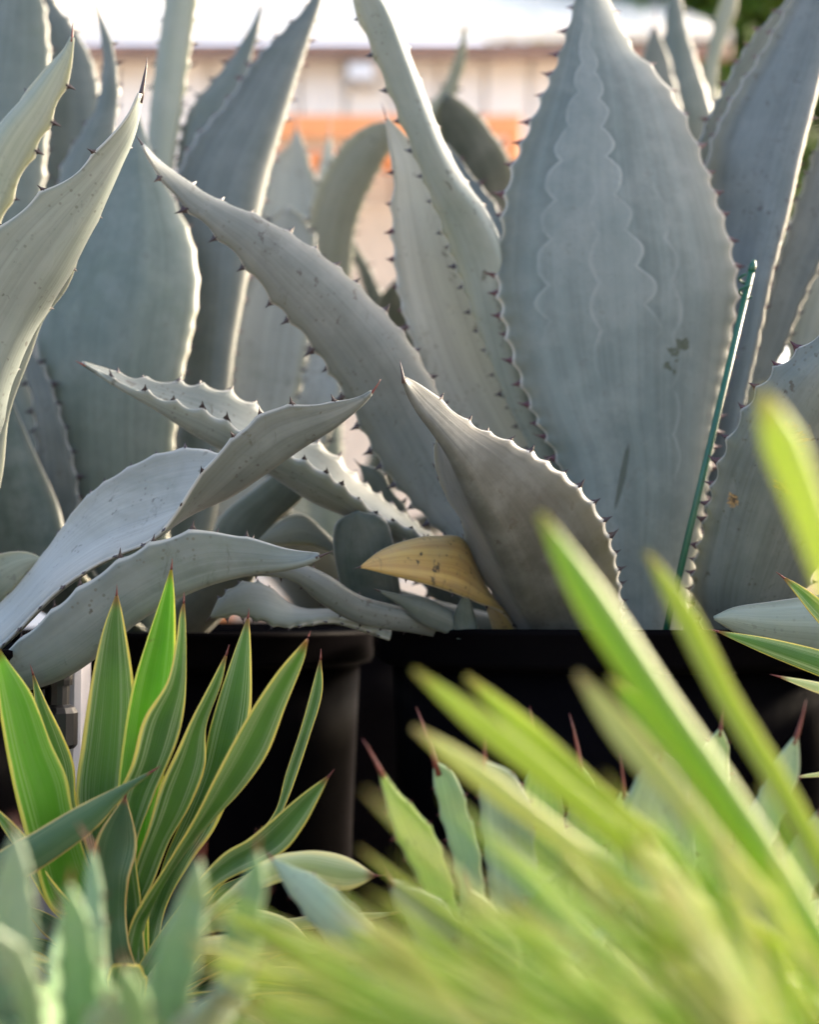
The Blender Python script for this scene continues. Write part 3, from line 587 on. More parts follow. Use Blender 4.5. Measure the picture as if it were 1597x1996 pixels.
leaf(D, [(100, 640), (105, 450), (118, 330), (150, 270), (186, 210), (199, 140), (199, 80), (188, 22)], [(190, 640), (200, 450), (212, 330), (228, 240), (231, 160), (219, 90), (192, 22)], (1.37, 1.39, 1.41), AGBACK, bulge=.14, ext=True, n=90, spine=.02, **AT)
leaf(D, [(60, 700), (70, 450), (72, 250), (70, 100), (60, 0), (40, -100)], [(200, 700), (205, 450), (200, 250), (186, 135), (150, 60), (105, 0), (44, -100)], (1.50, 1.54, 1.60), AGBACK, bulge=.12, ext=True, n=90, **AT)
leaf(D, [(-110, 700), (-110, 450), (-90, 250), (-60, 100), (-20, -20), (20, -140)], [(60, 700), (80, 450), (95, 250), (98, 100), (80, -20), (24, -140)], (1.45, 1.48, 1.52), AGBACK, bulge=.12, ext=True, n=90, **AT)
leaf(D, [(60, 1080), (70, 930), (62, 800), (40, 700), (22, 640)], [(165, 1080), (152, 940), (122, 820), (88, 720), (28, 640)], (1.30, 1.31, 1.33), AG, bulge=-.12, ext=True, n=80, **AT)
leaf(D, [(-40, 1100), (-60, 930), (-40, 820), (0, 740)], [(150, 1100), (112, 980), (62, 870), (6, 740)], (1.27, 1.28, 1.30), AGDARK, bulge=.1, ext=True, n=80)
leaf(D, [(400, 1100), (425, 1015), (500, 950), (560, 906)], [(500, 1120), (530, 1030), (592, 965), (602, 922), (566, 904)], (1.26, 1.24, 1.22), AGBACK, bulge=.1, ext=True, n=60)
leaf(D, [(430, 900), (440, 780), (452, 640), (490, 520), (520, 440), (560, 400)], [(560, 900), (590, 760), (610, 640), (625, 540), (610, 450), (563, 400)], (1.45, 1.48, 1.52), AGTOP, bulge=-.12, ext=True, n=80, **AT)
leaf(D, [(540, 900), (580, 780), (600, 700), (635, 640)], [(620, 900), (660, 800), (665, 720), (640, 640)], (1.42, 1.42, 1.44), AGTOP, bulge=-.12, ext=True, n=70, **AT)

# ------------------------------------------------------------------ agave C : front left, leaves droop in from the left
C = plant('agave', (cC[0], cC[1], RIM - .04), 'weathered grey agave whose twisted leaves reach in over the pale post', 'agave', 'large potted agaves')
leaf(C, [(-200, 980), (-150, 720), (-80, 560), (0, 442), (60, 390), (150, 330), (210, 276), (250, 226), (270, 182)], [(-90, 1090), (-20, 890), (0, 830), (20, 745), (62, 650), (130, 540), (182, 440), (236, 320), (264, 250), (277, 182)],
     (1.06, 1.03, 1.0, .99), AGMID, bulge=.20, mshift=.27, vee=.6, tilt=(.02, .04, .01), ext=True, n=150, k=21, thick=.011, sp=(289, 112), teeth=(.03, .05, .006), scallop=.004)
leaf(C, [(-60, 1000), (0, 800), (60, 640), (110, 540), (135, 440), (175, 380)], [(-20, 1000), (20, 800), (60, 690), (85, 622), (128, 565), (150, 512), (160, 450), (178, 380)], (1.07, 1.06, 1.04), AGPALE, bulge=.1, ext=True, n=80)
leaf(C, [(-180, 700), (-120, 500), (-60, 350), (0, 240), (50, 185), (92, 135), (126, 96), (138, 72)], [(-110, 760), (-60, 620), (-20, 510), (10, 425), (52, 330), (106, 228), (136, 130), (144, 74)],
     (1.10, 1.10, 1.09, 1.08), AGPALE, bulge=.2, mshift=-.22, vee=.6, ext=True, n=110, sp=(146, 36), spine_mat=SPINERED, teeth=(.02, .035, .006), scallop=.004)
leaf(C, [(-150, 1262), (-60, 1205), (0, 1172), (100, 1062), (170, 972), (250, 912), (310, 882), (380, 871), (430, 882), (500, 858), (580, 826), (650, 808), (705, 786), (722, 770)],
     [(-150, 1370), (-60, 1302), (0, 1256), (110, 1158), (200, 1097), (300, 1046), (340, 1000), (375, 945), (425, 885), (470, 840), (520, 800), (575, 788), (650, 784), (700, 774), (724, 762)],
     (1.02, 1.03, 1.0, .985), AGTOP, M=[(-130, 1330), (0, 1235), (120, 1115), (220, 1045), (310, 1012), (370, 992), (440, 965), (520, 915), (590, 868), (650, 832), (700, 792), (724, 767)], under=AGWEAR, dM=(1.03, 1.04, 1.02, .99, .98), vee=.35, tilt=(-.10, -.12, -.06, -.01), ext=True, n=170, k=25, thick=.009, sp=(743, 740), spine_mat=SPINERED, teeth=(.014, .028, .0055), scallop=.002, wav=.0015, label='twisted leaf showing its pale upper face and grey underside')
leaf(C, [(-150, 1390), (0, 1292), (100, 1205), (200, 1128), (270, 1082), (340, 1054), (420, 1044), (500, 1062), (570, 1079), (622, 1084)],
     [(-150, 1375), (0, 1275), (60, 1226), (130, 1167), (200, 1113), (260, 1073), (330, 1043), (410, 1032), (480, 1050), (560, 1073), (622, 1082)],
     (.99, .985, .975, .97), AGWEAR, M=[(-150, 1440), (0, 1340), (60, 1332), (130, 1306), (200, 1257), (260, 1207), (330, 1166), (400, 1136), (480, 1116), (560, 1106), (600, 1096), (622, 1085)], dM=(.98, .97, .965, .965), vee=.35, tilt=(-.05, -.06, -.04, 0), ext=True, n=170, k=25, thick=.009, edge=.0032, sp=(650, 1073), teeth=(.02, .035, .006), scallop=.003, wav=.001, label='drooping front leaf with long dark spine')
leaf(C, [(-90, 1210), (-40, 1100), (0, 1080), (50, 1076), (86, 1090)], [(-60, 1250), (20, 1162), (60, 1112), (88, 1093)], (1.12, 1.10, 1.10), AGPALE, bulge=.1, ext=True, n=60, teeth=(.01, .012, .003))
for az, el, ln, w_ in ((120, 65, .5, .12), (170, 50, .45, .12), (80, 75, .42, .11)):
    rleaf(C, az, el, ln, w_, AG, .15, .3, n=60, k=11, thick=.01, spine=.03, **AT)

# ------------------------------------------------------------------ second row
E = plant('agave', (cE[0], cE[1], RIM - .03), 'blurred pale agave in the second row below the orange rack', 'agave', 'large potted agaves')
leaf(E, [(480, 800), (495, 560), (508, 400), (532, 310), (560, 290), (576, 250)], [(600, 800), (625, 620), (628, 480), (625, 370), (602, 310), (580, 250)], (1.95, 1.9, 1.9), AGTOP, bulge=-.1, ext=True, n=70, spine=.03, spine_mat=SPINERED, **AT)
leaf(E, [(560, 700), (590, 520), (602, 400), (625, 320), (640, 262)], [(660, 700), (680, 520), (664, 400), (652, 330), (644, 262)], (1.98, 1.98, 1.98), AGTOP, bulge=-.1, ext=True, n=70, spine=.03, spine_mat=SPINERED, **AT)
leaf(E, [(590, 650), (592, 540), (597, 460), (620, 360), (670, 282), (720, 246), (752, 236)], [(670, 650), (684, 560), (692, 460), (712, 390), (746, 320), (766, 270), (757, 238)], (1.85, 1.75, 1.65), AGMID, bulge=.15, vee=.5, mshift=.1, ext=True, n=80, **AT)
leaf(E, [(745, 760), (718, 600), (690, 500), (684, 468)], [(800, 760), (775, 640), (735, 550), (688, 466)], (1.9, 1.85, 1.8), AGBACK, bulge=.1, ext=True, n=60, **AT)
leaf(E, [(760, 740), (740, 640), (735, 590), (770, 545)], [(820, 740), (810, 640), (795, 590), (774, 545)], (1.7, 1.65, 1.6), AGDARK, bulge=.1, ext=True, n=60)
for az, el, ln, w_ in ((200, 50, .42, .1), (260, 35, .40, .1), (310, 40, .36, .1), (100, 60, .4, .11)):
    rleaf(E, az, el, ln, w_, AGBACK, .2, .3, n=50, k=9, thick=.01, spine=.03, **AT)
B = plant('agave', (cB[0], cB[1], RIM - .03), 'blurred agave in the second row with thin tips showing beside the green tree', 'agave', 'large potted agaves')
leaf(B, [(1285, 500), (1285, 300), (1288, 200), (1292, 100), (1302, 20), (1313, -35)], [(1430, 500), (1415, 330), (1398, 240), (1370, 150), (1342, 60), (1319, -35)], (1.9, 1.85, 1.85), AGBACK, bulge=.15, vee=.4, ext=True, n=70, spine=.03, **AT)
leaf(B, [(1225, 400), (1238, 220), (1250, 140), (1263, 85), (1274, 52)], [(1340, 400), (1332, 230), (1316, 155), (1297, 100), (1279, 52)], (1.8, 1.8, 1.78), AG, bulge=.1, ext=True, n=70, sp=(1281, 12), spine_mat=SPINERED, **AT)
leaf(B, [(1370, 400), (1368, 260), (1370, 150), (1384, 80), (1405, 10), (1432, -50)], [(1430, 400), (1410, 260), (1398, 160), (1412, 90), (1434, 20), (1438, -52)], (1.95, 1.92, 1.9), AGPALE, bulge=.1, ext=True, n=70, **AT)
leaf(B, [(780, 330), (820, 232), (862, 170), (890, 110), (905, 52)], [(850, 380), (872, 260), (888, 190), (906, 120), (910, 50)], (1.95, 1.9, 1.85), AGPALE, bulge=.12, ext=True, n=70, spine=.015, **AT)
leaf(B, [(960, 560), (880, 400), (858, 300), (848, 225), (868, 182)], [(1060, 520), (1010, 400), (1000, 320), (962, 258), (912, 208), (872, 180)], (1.8, 1.72, 1.66), AGDARK, bulge=.12, ext=True, n=70, tooth_mat=TOOTHRED, **AT)
for az, el, ln, w_ in ((30, 50, .4, .1), (330, 45, .42, .1), (80, 65, .42, .11), (250, 55, .4, .1)):
    rleaf(B, az, el, ln, w_, AGBACK, .2, .3, n=50, k=9, thick=.01, spine=.03, **AT)

# unseen agave and pot added right of frame to keep low sun off the staked one
potR, cR = pot(2250, 1.15, .20, RIM, 'black plastic nursery pot of the added unseen agave right of the staked one')
Rr = plant('agave', (cR[0], cR[1], RIM - .03), 'unseen blue grey agave added right of the staked one to shade it', 'agave', 'large potted agaves')
for q in range(15):
    az = (q * 137.5) % 360
    rleaf(Rr, az, max(35 + q * 3.4, 80 if 110 < az < 250 else 0), .40 + .012 * q, .13, AG, .12, .3, n=60, k=11, thick=.01, spine=.03, **AT)

for az, el, w_ in ((180, 78, .20), (200, 76, .18), (160, 70, .18)):  # broad upright leaves added to block sun from the short front leaf
    rleaf(Rr, az, el, .46, w_, AG, .03, .25, n=60, k=11, thick=.01, spine=.03, **AT)

# ------------------------------------------------------------------ green stake
def stake():
    gm = mat_plain('green_coated_steel', (.006, .085, .045), .35, .2, 60, .1)
    a = P(1293, 1255, 1.09); b = P(1466, 528, 1.12); d = (b - a) / np.linalg.norm(b - a); o = empty('plant_stake', a - d * .03, 'thin dark green plant stake leaning against the broad agave leaf', 'stake')
    org = a - d * .03; m = MB(); m.tube([p - org for p in (a - d * .03, a + (b - a) * .5, b)], .0027, 12); m.build('rod', gm, o, smooth=True)
    m = MB(); m.tube([b - org - d * .001, b + d * .004 - org, b + d * .009 - org], [.003, .003, .0015], 10); m.build('cap', gm, o, smooth=True)
    c = b - d * .022 - org; pts = [c + np.array((.0045 * math.cos(q), .0045 * math.sin(q), .0016 * q)) for q in np.linspace(0, 11, 26)]
    m = MB(); m.tube(pts, .0011, 6); m.build('tie', gm, o, smooth=True)
stake()

# ------------------------------------------------------------------ pale post with black fitting between the left pots
def post():
    pale = mat_plain('pale_grey_pvc', (.42, .41, .45), .55, .15, 30); blk = mat_plain('black_fitting', (.006, .006, .007), .45, .3, 40, .1)
    c = P(118, HORIZON, 1.08); o = empty('irrigation_post', (c[0], c[1], 0), 'pale grey post with a black plastic hose fitting under the drooping leaves', 'post')
    zt = P(0, 1290, 1.08)[2]; m = MB(); m.box((0, 0, zt / 2), (.040, .040, zt), bev=.004); m.build('post', pale, o)
    q = P(110, 1405, 1.04) - np.array(o.location); f = MB()
    f.lathe([(.0005, -.020), (.013, -.020), (.0155, -.017), (.0155, .006), (.013, .010), (.009, .012), (.009, .026), (.0005, .026)], 14, q); fo = f.build('valve', blk, o, smooth=False)
    m = MB(); m.lathe([(.0005, .026), (.011, .026), (.0115, .03), (.0115, .038), (.0005, .04)], 14, q); m.build('valve_cap', blk, fo)
    m = MB(); m.tube([q + np.array(p) for p in ((-.014, .004, -.004), (-.05, .01, -.002), (-.09, .02, -.03), (-.11, .03, -.12), (-.10, .03, -.30), (-.06, .0, -q[2] + .008), (.1, -.1, -q[2] + .008))], .0075, 10); m.build('hose', blk, o, smooth=True)
    m = MB(); m.box((q[0], q[1] + .014, q[2]), (.012, .012, .012), bev=.003); m.build('bracket', blk, fo)
post()

# ------------------------------------------------------------------ variegated plant F
potF, cF = pot(262, .93, .085, .205, 'terracotta coloured plastic pot under the yellow-edged variegated plant', TERRA, lip=.02, n=48)
F = plant('variegated_agave', (cF[0], cF[1], .195), 'green variegated rosette with thin yellow leaf margins in the terracotta pot', 'succulent', 'variegated rosettes')
VT = dict(n=90, k=13, thick=.0022, edge=.0008, vee=.35, spine=.006, spine_mat=SPINERED)
def vl(pl, L, R, d, mat=VAR, **kw):
    a = dict(VT); a.update(kw); a.setdefault('bulge', -.16); return leaf(pl, L, R, d, mat, **a)
vl(F, [(232, 1760), (228, 1640), (230, 1526), (255, 1352), (285, 1250), (312, 1170), (333, 1106)], [(290, 1760), (300, 1640), (320, 1500), (335, 1380), (342, 1250), (340, 1170), (335, 1106)], (.925, .93, .93), VARLIT, ext=True, rootw=.03)
vl(F, [(238, 1760), (226, 1620), (232, 1550), (256, 1490), (280, 1402), (325, 1330), (343, 1255), (350, 1200), (357, 1172)], [(275, 1760), (266, 1650), (300, 1552), (345, 1446), (360, 1376), (363, 1290), (362, 1220), (359, 1172)], (.915, .91, .915), VAR, tilt=(0, .015, 0), ext=True, rootw=.03)
vl(F, [(205, 1760), (168, 1660), (148, 1552), (160, 1441), (178, 1325), (200, 1228), (226, 1157)], [(250, 1760), (248, 1640), (262, 1480), (264, 1390), (260, 1330), (237, 1192), (228, 1157)], (.93, .935, .935), VAR, ext=True, rootw=.03)
vl(F, [(190, 1790), (105, 1776), (66, 1676), (40, 1592), (15, 1480), (-2, 1376), (-8, 1300), (-6, 1262)], [(225, 1780), (175, 1690), (142, 1582), (130, 1516), (100, 1450), (60, 1350), (16, 1290), (-4, 1262)], (.91, .90, .90), VARLIT, tilt=(.01, .02, .01), ext=True, rootw=.03)
vl(F, [(150, 1700), (100, 1560), (75, 1450), (66, 1360), (62, 1312)], [(200, 1700), (150, 1570), (143, 1490), (120, 1430), (90, 1370), (64, 1312)], (.94, .95, .95), VAR, ext=True, rootw=.03)
vl(F, [(290, 1780), (320, 1676), (352, 1600), (391, 1501), (411, 1411), (446, 1300), (482, 1202)], [(320, 1780), (372, 1680), (418, 1615), (466, 1500), (488, 1390), (489, 1275), (485, 1202)], (.935, .945, .95), VAR, tilt=(0, -.02, 0), ext=True, rootw=.03, bulge=-.08)
vl(F, [(240, 1790), (265, 1676), (296, 1591), (321, 1516), (361, 1426), (401, 1350), (440, 1274)], [(268, 1790), (300, 1716), (332, 1641), (371, 1571), (398, 1491), (402, 1416), (432, 1330), (443, 1274)], (.92, .92, .925), VAR, tilt=(0, .015, 0), ext=True, rootw=.03, wav=.003)
vl(F, [(255, 1800), (321, 1691), (381, 1591), (426, 1501), (481, 1400), (541, 1310), (597, 1246)], [(285, 1800), (362, 1661), (422, 1592), (471, 1541), (521, 1471), (556, 1380), (594, 1282), (600, 1246)], (.91, .905, .91), VAR, tilt=(.01, .015, .005), ext=True, rootw=.03)
vl(F, [(400, 1720), (480, 1650), (536, 1581), (556, 1511), (586, 1420), (611, 1330), (624, 1282)], [(420, 1740), (510, 1660), (562, 1556), (577, 1516), (602, 1440), (628, 1350), (626, 1282)], (.94, .945, .95), VAR, ext=True, rootw=.03)
vl(F, [(-90, 1740), (0, 1657), (55, 1627), (150, 1572), (245, 1526), (296, 1502)], [(-60, 1790), (20, 1730), (76, 1696), (185, 1616), (246, 1547), (298, 1504)], (.86, .87, .88), VARDARK, bulge=.12)
vl(F, [(330, 1790), (432, 1667), (482, 1637), (532, 1596), (592, 1546), (640, 1512)], [(350, 1800), (426, 1726), (482, 1696), (552, 1661), (592, 1611), (642, 1514)], (.90, .895, .89), VAR, ext=True, rootw=.03)
vl(F, [(380, 1800), (440, 1740), (526, 1672), (580, 1660), (628, 1659), (680, 1672), (732, 1705)], [(395, 1815), (455, 1762), (501, 1736), (550, 1718), (592, 1711), (640, 1730), (680, 1735), (734, 1708)], (.89, .88, .875), VARPALE, bulge=.15, ext=True, rootw=.03)
vl(F, [(190, 1790), (180, 1690), (190, 1630), (243, 1552)], [(245, 1790), (252, 1716), (266, 1650), (260, 1606), (245, 1554)], (.90, .895, .90), VARDARK, ext=True, rootw=.03, wav=.004)
vl(F, [(160, 1830), (100, 1775), (50, 1690), (20, 1640), (-30, 1560)], [(190, 1820), (130, 1750), (90, 1700), (50, 1630), (-28, 1558)], (.91, .90, .89), VAR, ext=True, rootw=.03)
vl(F, [(360, 1840), (480, 1818), (566, 1821), (634, 1852)], [(360, 1870), (480, 1862), (560, 1858), (636, 1856)], (.88, .87, .865), VARPALE, bulge=.12, ext=True, rootw=.03)
vl(F, [(380, 1800), (470, 1770), (560, 1790), (605, 1832)], [(380, 1830), (470, 1815), (540, 1820), (604, 1836)], (.90, .89, .885), VARPALE, bulge=.12, ext=True, rootw=.03)
vl(F, [(420, 1760), (540, 1790), (640, 1780), (770, 1778)], [(420, 1790), (540, 1812), (640, 1806), (771, 1782)], (.92, .91, .9), VARPALE, bulge=.1, ext=True, rootw=.03)
for az, el, ln in ((200, 25, .14), (240, 20, .12), (280, 18, .12), (320, 25, .13), (20, 30, .14), (60, 45, .15), (100, 55, .15), (140, 40, .14), (340, 12, .13), (220, 50, .1)):
    rleaf(F, az, el, ln, .028, [VAR, VARPALE, VARDARK][int(az) % 3], .35, .35, wav=.002, **{**VT, 'n': 50, 'k': 9})
for q in range(12):
    rleaf(F, 190 + q * 30 + rng.uniform(-8, 8), rng.uniform(12, 40), rng.uniform(.13, .17), rng.uniform(.022, .03), [VAR, VARPALE, VAR][q % 3], rng.uniform(.2, .5), .35, wav=.002, **{**VT, 'n': 50, 'k': 9})
# dry papery leaf bases at the crown
dry = mat_plain('dry_leaf', (.34, .12, .04), .8, .4, 40)
for az, el, ln in ((255, 15, .05), (290, 8, .055), (215, 10, .05)):
    rleaf(F, az, el, ln, .02, dry, .5, .5, name='dry_leaf', n=24, k=7, thick=.0012, edge=.0006)

# variegated plant J, right edge
potJ, cJ = pot(1900, .93, .085, .30, 'black pot at the right edge holding striped sharp leaves', POT, lip=.02, n=48)
J = plant('variegated_agave', (cJ[0], cJ[1], .29), 'variegated rosette pushing thin sharp leaves in front of the staked agave pot', 'succulent', 'variegated rosettes')
vl(J, [(1760, 1330), (1680, 1290), (1597, 1266), (1500, 1244), (1398, 1229)], [(1750, 1380), (1680, 1352), (1597, 1318), (1490, 1274), (1398, 1231)], (.94, .95, .96), VAR, bulge=.1, ext=True, rootw=.03)
vl(J, [(1780, 1330), (1690, 1240), (1597, 1166), (1556, 1138), (1528, 1124)], [(1770, 1370), (1690, 1300), (1597, 1214), (1550, 1155), (1527, 1126)], (.93, .94, .94), VAR, ext=True, rootw=.03)
vl(J, [(1760, 1380), (1680, 1350), (1600, 1330), (1518, 1317)], [(1760, 1400), (1680, 1375), (1600, 1353), (1519, 1320)], (.93, .94, .94), VARPALE, bulge=.1, ext=True, rootw=.03)
vl(J, [(1780, 1480), (1680, 1500), (1600, 1505), (1540, 1515)], [(1780, 1500), (1680, 1515), (1600, 1514), (1541, 1517)], (.9, .9, .9), VARPALE, bulge=.1, ext=True, rootw=.02)
leaf(J, [(1780, 1260), (1690, 1150), (1600, 1160), (1500, 1174), (1430, 1185), (1392, 1202)], [(1780, 1400), (1690, 1330), (1600, 1292), (1500, 1264), (1440, 1236), (1393, 1207)], (1.0, 1.0, .99), AGPALE, bulge=.22, ext=True, n=80, thick=.01, label='pale fleshy lower leaf')
for az, el, ln in ((250, 40, .12), (300, 45, .14), (20, 45, .14), (90, 50, .14), (140, 60, .14), (60, 70, .13)):
    rleaf(J, az, el, ln, .025, VAR, .3, .35, **{**VT, 'n': 40, 'k': 9})

# ------------------------------------------------------------------ small blue agaves in front
ST = dict(n=70, k=11, thick=.006, vee=.3, teeth=(.012, .016, .0028), tooth_mat=SPINERED, scallop=.0015, spine_mat=SPINERED)
def small_agave(px, d, root_z, pot_label, label, group='small blue agaves'):
    p, c = pot(px, d, .08, root_z + .008, pot_label, POT, lip=.02, n=40, name='small_pot')
    return plant('small_agave', (c[0], c[1], root_z), label, 'succulent', group)
Hh = small_agave(985, .79, .205, 'small black pot under the red-spined agave before the gap between the big pots', 'small blue green agave with red tip spines in front of the gap between pots')
Hr = small_agave(1400, .80, .215, 'small black pot under the red-spined blue agave by the striped leaves', 'small blue green agave with red tip spines in front of the staked agave pot')
Gg = small_agave(230, .56, .245, 'small black pot below the blue leaves in front of the variegated plant', 'small blue green agave in front of the variegated terracotta-pot plant')
def sl(pl, L, R, d, sp, mat=AGBLUE, **kw):
    a = dict(ST); a.update(kw); return leaf(pl, L, R, d, mat, bulge=kw.pop('bulge', -.14) if 'bulge' in kw else -.14, ext=True, rootw=.03, sp=sp, **a)
sl(Hh, [(850, 1800), (801, 1690), (767, 1622), (750, 1554), (739, 1500)], [(900, 1780), (870, 1680), (850, 1630), (826, 1595), (773, 1540), (742, 1500)], (.79, .78, .77), (710, 1438), AGLIME)
sl(Hh, [(900, 1760), (880, 1660), (860, 1594), (849, 1532), (846, 1485)], [(950, 1760), (935, 1660), (914, 1584), (891, 1517), (850, 1484)], (.81, .82, .82), (818, 1376))
sl(Hh, [(960, 1800), (950, 1700), (940, 1620), (936, 1554), (943, 1484)], [(1060, 1800), (1050, 1712), (1040, 1620), (1034, 1562), (998, 1510), (947, 1484)], (.79, .79, .785), (946, 1418))
sl(Hh, [(1010, 1760), (1010, 1640), (1024, 1530), (1046, 1480)], [(1100, 1760), (1105, 1640), (1084, 1520), (1050, 1480)], (.83, .84, .84), (1040, 1376), AGLIME)
sl(Hh, [(1080, 1760), (1100, 1640), (1112, 1540), (1130, 1490)], [(1190, 1760), (1200, 1640), (1178, 1554), (1134, 1490)], (.83, .84, .84), (1117, 1390), AGLIME)
sl(Hh, [(960, 1920), (1000, 1820), (1040, 1740), (1110, 1690)], [(1040, 1930), (1090, 1860), (1110, 1780), (1113, 1692)], (.75, .73, .71), (1130, 1660))
sl(Hh, [(880, 1920), (820, 1850), (780, 1780), (760, 1720)], [(940, 1900), (900, 1810), (850, 1750), (763, 1718)], (.75, .73, .71), (740, 1680))
sl(Hh, [(940, 1960), (900, 1880), (890, 1800), (915, 1730)], [(1020, 1960), (1020, 1880), (990, 1790), (919, 1730)], (.74, .71, .69), (905, 1690), AGLIME)
sl(Hr, [(1170, 1800), (1180, 1680), (1195, 1590), (1215, 1540)], [(1250, 1800), (1262, 1680), (1245, 1590), (1219, 1540)], (.81, .82, .82), (1213, 1468), AGLIME)
sl(Hr, [(1260, 1860), (1225, 1720), (1211, 1616), (1234, 1530), (1288, 1467)], [(1370, 1860), (1360, 1720), (1352, 1610), (1340, 1520), (1293, 1467)], (.78, .77, .77), (1297, 1405))
sl(Hr, [(1345, 1800), (1338, 1660), (1340, 1550), (1363, 1474), (1403, 1422)], [(1440, 1800), (1432, 1660), (1425, 1560), (1422, 1464), (1408, 1422)], (.82, .83, .83), (1413, 1368), AGLIME)
sl(Hr, [(1430, 1780), (1420, 1690), (1436, 1633), (1476, 1554), (1521, 1476), (1552, 1434)], [(1500, 1780), (1500, 1680), (1516, 1622), (1550, 1540), (1557, 1490), (1556, 1434)], (.80, .80, .80), (1577, 1366))
sl(Hr, [(1480, 1840), (1500, 1740), (1540, 1650), (1600, 1580)], [(1560, 1840), (1580, 1760), (1610, 1680), (1604, 1580)], (.79, .78, .77), (1625, 1530))
sl(Hr, [(1340, 1960), (1300, 1860), (1290, 1780), (1310, 1710)], [(1430, 1960), (1420, 1860), (1390, 1780), (1314, 1710)], (.74, .71, .69), (1300, 1670))
sl(Gg, [(-40, 2100), (-40, 1900), (-24, 1760), (28, 1620)], [(70, 2100), (75, 1900), (64, 1740), (34, 1620)], (0.558, 0.54, 0.54), (22, 1585), AGGREEN)
sl(Gg, [(124, 2100), (114, 1940), (116, 1820), (132, 1722)], [(201, 2100), (196, 1960), (179, 1820), (137, 1722)], (0.558, 0.549, 0.549), (140, 1690), AGGREEN)
sl(Gg, [(160, 2000), (158, 1840), (165, 1720), (176, 1650)], [(215, 2000), (207, 1840), (195, 1720), (180, 1650)], (0.603, 0.612, 0.621), (150, 1600), AGGREEN)
sl(Gg, [(271, 2100), (281, 1960), (314, 1820), (353, 1740), (385, 1672)], [(359, 2100), (369, 1960), (396, 1840), (400, 1740), (389, 1672)], (0.567, 0.558, 0.558), (395, 1630), AGGREEN)
sl(Gg, [(383, 2100), (413, 1940), (442, 1800), (477, 1720), (498, 1658)], [(457, 2100), (487, 1940), (508, 1800), (515, 1720), (503, 1658)], (0.576, 0.576, 0.576), (510, 1620), AGGREEN)
sl(Gg, [(49, 2080), (29, 1960), (6, 1880), (-40, 1800)], [(101, 2060), (81, 1930), (44, 1850), (-37, 1798)], (0.54, 0.513, 0.495), (-60, 1770), AGGREEN)
sl(Gg, [(232, 2120), (223, 2020), (225, 1940), (240, 1880)], [(298, 2120), (297, 2020), (280, 1940), (244, 1880)], (0.522, 0.504, 0.495), (240, 1850), AGGREEN)
for pl, base in ((Hh, 0), (Hr, 20), (Gg, 40)):
    for q in range(9):
        rleaf(pl, base + q * 40, rng.uniform(25, 60), rng.uniform(.08, .12), .032, AGGREEN if pl is Gg else [AGBLUE, AGLIME][q % 2], .1, .35, wmax=.5, **{**ST, 'n': 44, 'k': 9, 'spine': .012})
# a dusty thick leaf leaning out between the rosettes
Kk = small_agave(860, .70, .165, 'small black pot tucked low between the front rosettes', 'dusty blue green leaf rosette leaning out between variegated and blue plants')
leaf(Kk, [(850, 1960), (790, 1890), (722, 1800), (640, 1722), (580, 1695), (532, 1674)], [(800, 1990), (740, 1900), (660, 1850), (600, 1790), (555, 1720), (532, 1676)], (.72, .745, .77), AGBLUE, bulge=.16, ext=True, rootw=.03, sp=(515, 1655), **ST)
for q in range(7): rleaf(Kk, q * 51 + 10, rng.uniform(30, 60), .1, .034, AGBLUE, .1, .35, **{**ST, 'n': 40, 'k': 9, 'spine': .012})

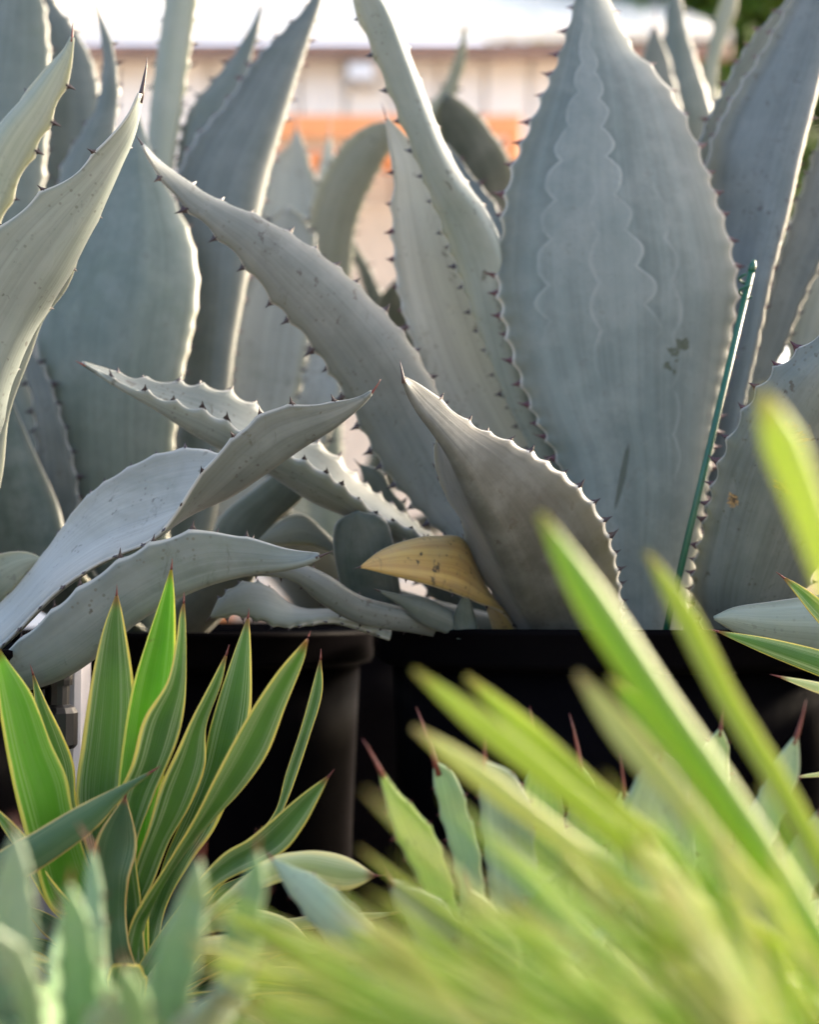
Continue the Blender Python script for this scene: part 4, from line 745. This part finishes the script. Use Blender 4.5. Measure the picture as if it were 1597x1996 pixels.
# ------------------------------------------------------------------ yellow-green blade rosette, close to the lens
potI, cI = pot(1790, .50, .085, .235, 'small black pot of the yellow green bladed rosette', POT, lip=.02, n=40, name='small_pot')
I = plant('bladed_rosette', (cI[0], cI[1], .232), 'yellow green rosette of long narrow strap leaves fanning across the front', 'succulent')
BT = dict(n=36, k=7, thick=.0014, edge=.0007, vee=.3)
def blade(pts, d, wpx, mat):
    pl = np.array(pts, float); t = np.gradient(pl, axis=0); nrm = np.stack([-t[:, 1], t[:, 0]], 1); nrm /= np.linalg.norm(nrm, axis=1, keepdims=True)
    s = np.linspace(0, 1, len(pl)); w = wpx / 2 * np.minimum(1, (1.02 - s) * 5) ** .7
    leaf(I, pl - nrm * w[:, None], pl + nrm * w[:, None], d, mat, bulge=rng.uniform(-.2, .2), ext=True, rootw=.012, **BT)
blade([(1660, 1960), (1560, 1780), (1425, 1570), (1290, 1375), (1150, 1165), (1052, 1000)], (.50, .50, .50), 66, BLADE2)
blade([(1720, 1950), (1640, 1760), (1530, 1545), (1420, 1365), (1335, 1200), (1262, 1075)], (.52, .53, .53), 46, BLADE)
blade([(1760, 1500), (1690, 1280), (1620, 1110), (1560, 950), (1520, 850), (1486, 762)], (.46, .44, .43), 76, BLADE)
blade([(1640, 2020), (1450, 1850), (1250, 1670), (1080, 1525), (930, 1405), (806, 1305)], (.52, .53, .53), 46, BLADE)
blade([(1650, 2000), (1480, 1830), (1300, 1670), (1150, 1540), (1030, 1430), (908, 1318)], (.54, .55, .55), 48, BLADE)
blade([(1670, 1980), (1540, 1820), (1420, 1680), (1300, 1530), (1210, 1420), (1126, 1312)], (.49, .49, .49), 52, BLADE3)
blade([(1690, 1960), (1580, 1800), (1440, 1620), (1330, 1480), (1250, 1390), (1185, 1318)], (.56, .57, .57), 40, BLADE2)
blade([(1640, 2040), (1400, 1860), (1200, 1715), (1050, 1600), (920, 1500), (806, 1418)], (.52, .53, .53), 44, BLADE3)
RT = np.array((1800, 2440.0))
for q in range(130):
    # tips spread over the lower right of the bed
    tx = rng.uniform(280, 1520); ty = 1490 + 440 * math.sqrt(rng.uniform(0, 1)) + max(0, (700 - tx)) * .45
    tip = np.array((tx, ty)); r0 = RT + rng.normal(0, 40, 2); v = tip - r0; nn = np.array((-v[1], v[0])); b = rng.uniform(-.06, .05)
    pts = [r0 + v * f + nn * b * math.sin(math.pi * f) for f in (.22, .42, .6, .76, .9, 1)]
    dt = rng.uniform(.36, .54); blade(pts, (.5 * .6 + dt * .4, dt, dt), rng.uniform(13, 27) * .47 / dt, [BLADE, BLADE2, BLADE3, BLADE2, BLADE2][q % 5])
for q in range(26):
    rleaf(I, rng.uniform(-100, 80), rng.uniform(20, 75), rng.uniform(.16, .24), .010, [BLADE, BLADE2][q % 2], .25, .2, wmax=.2, basew=.9, **BT)
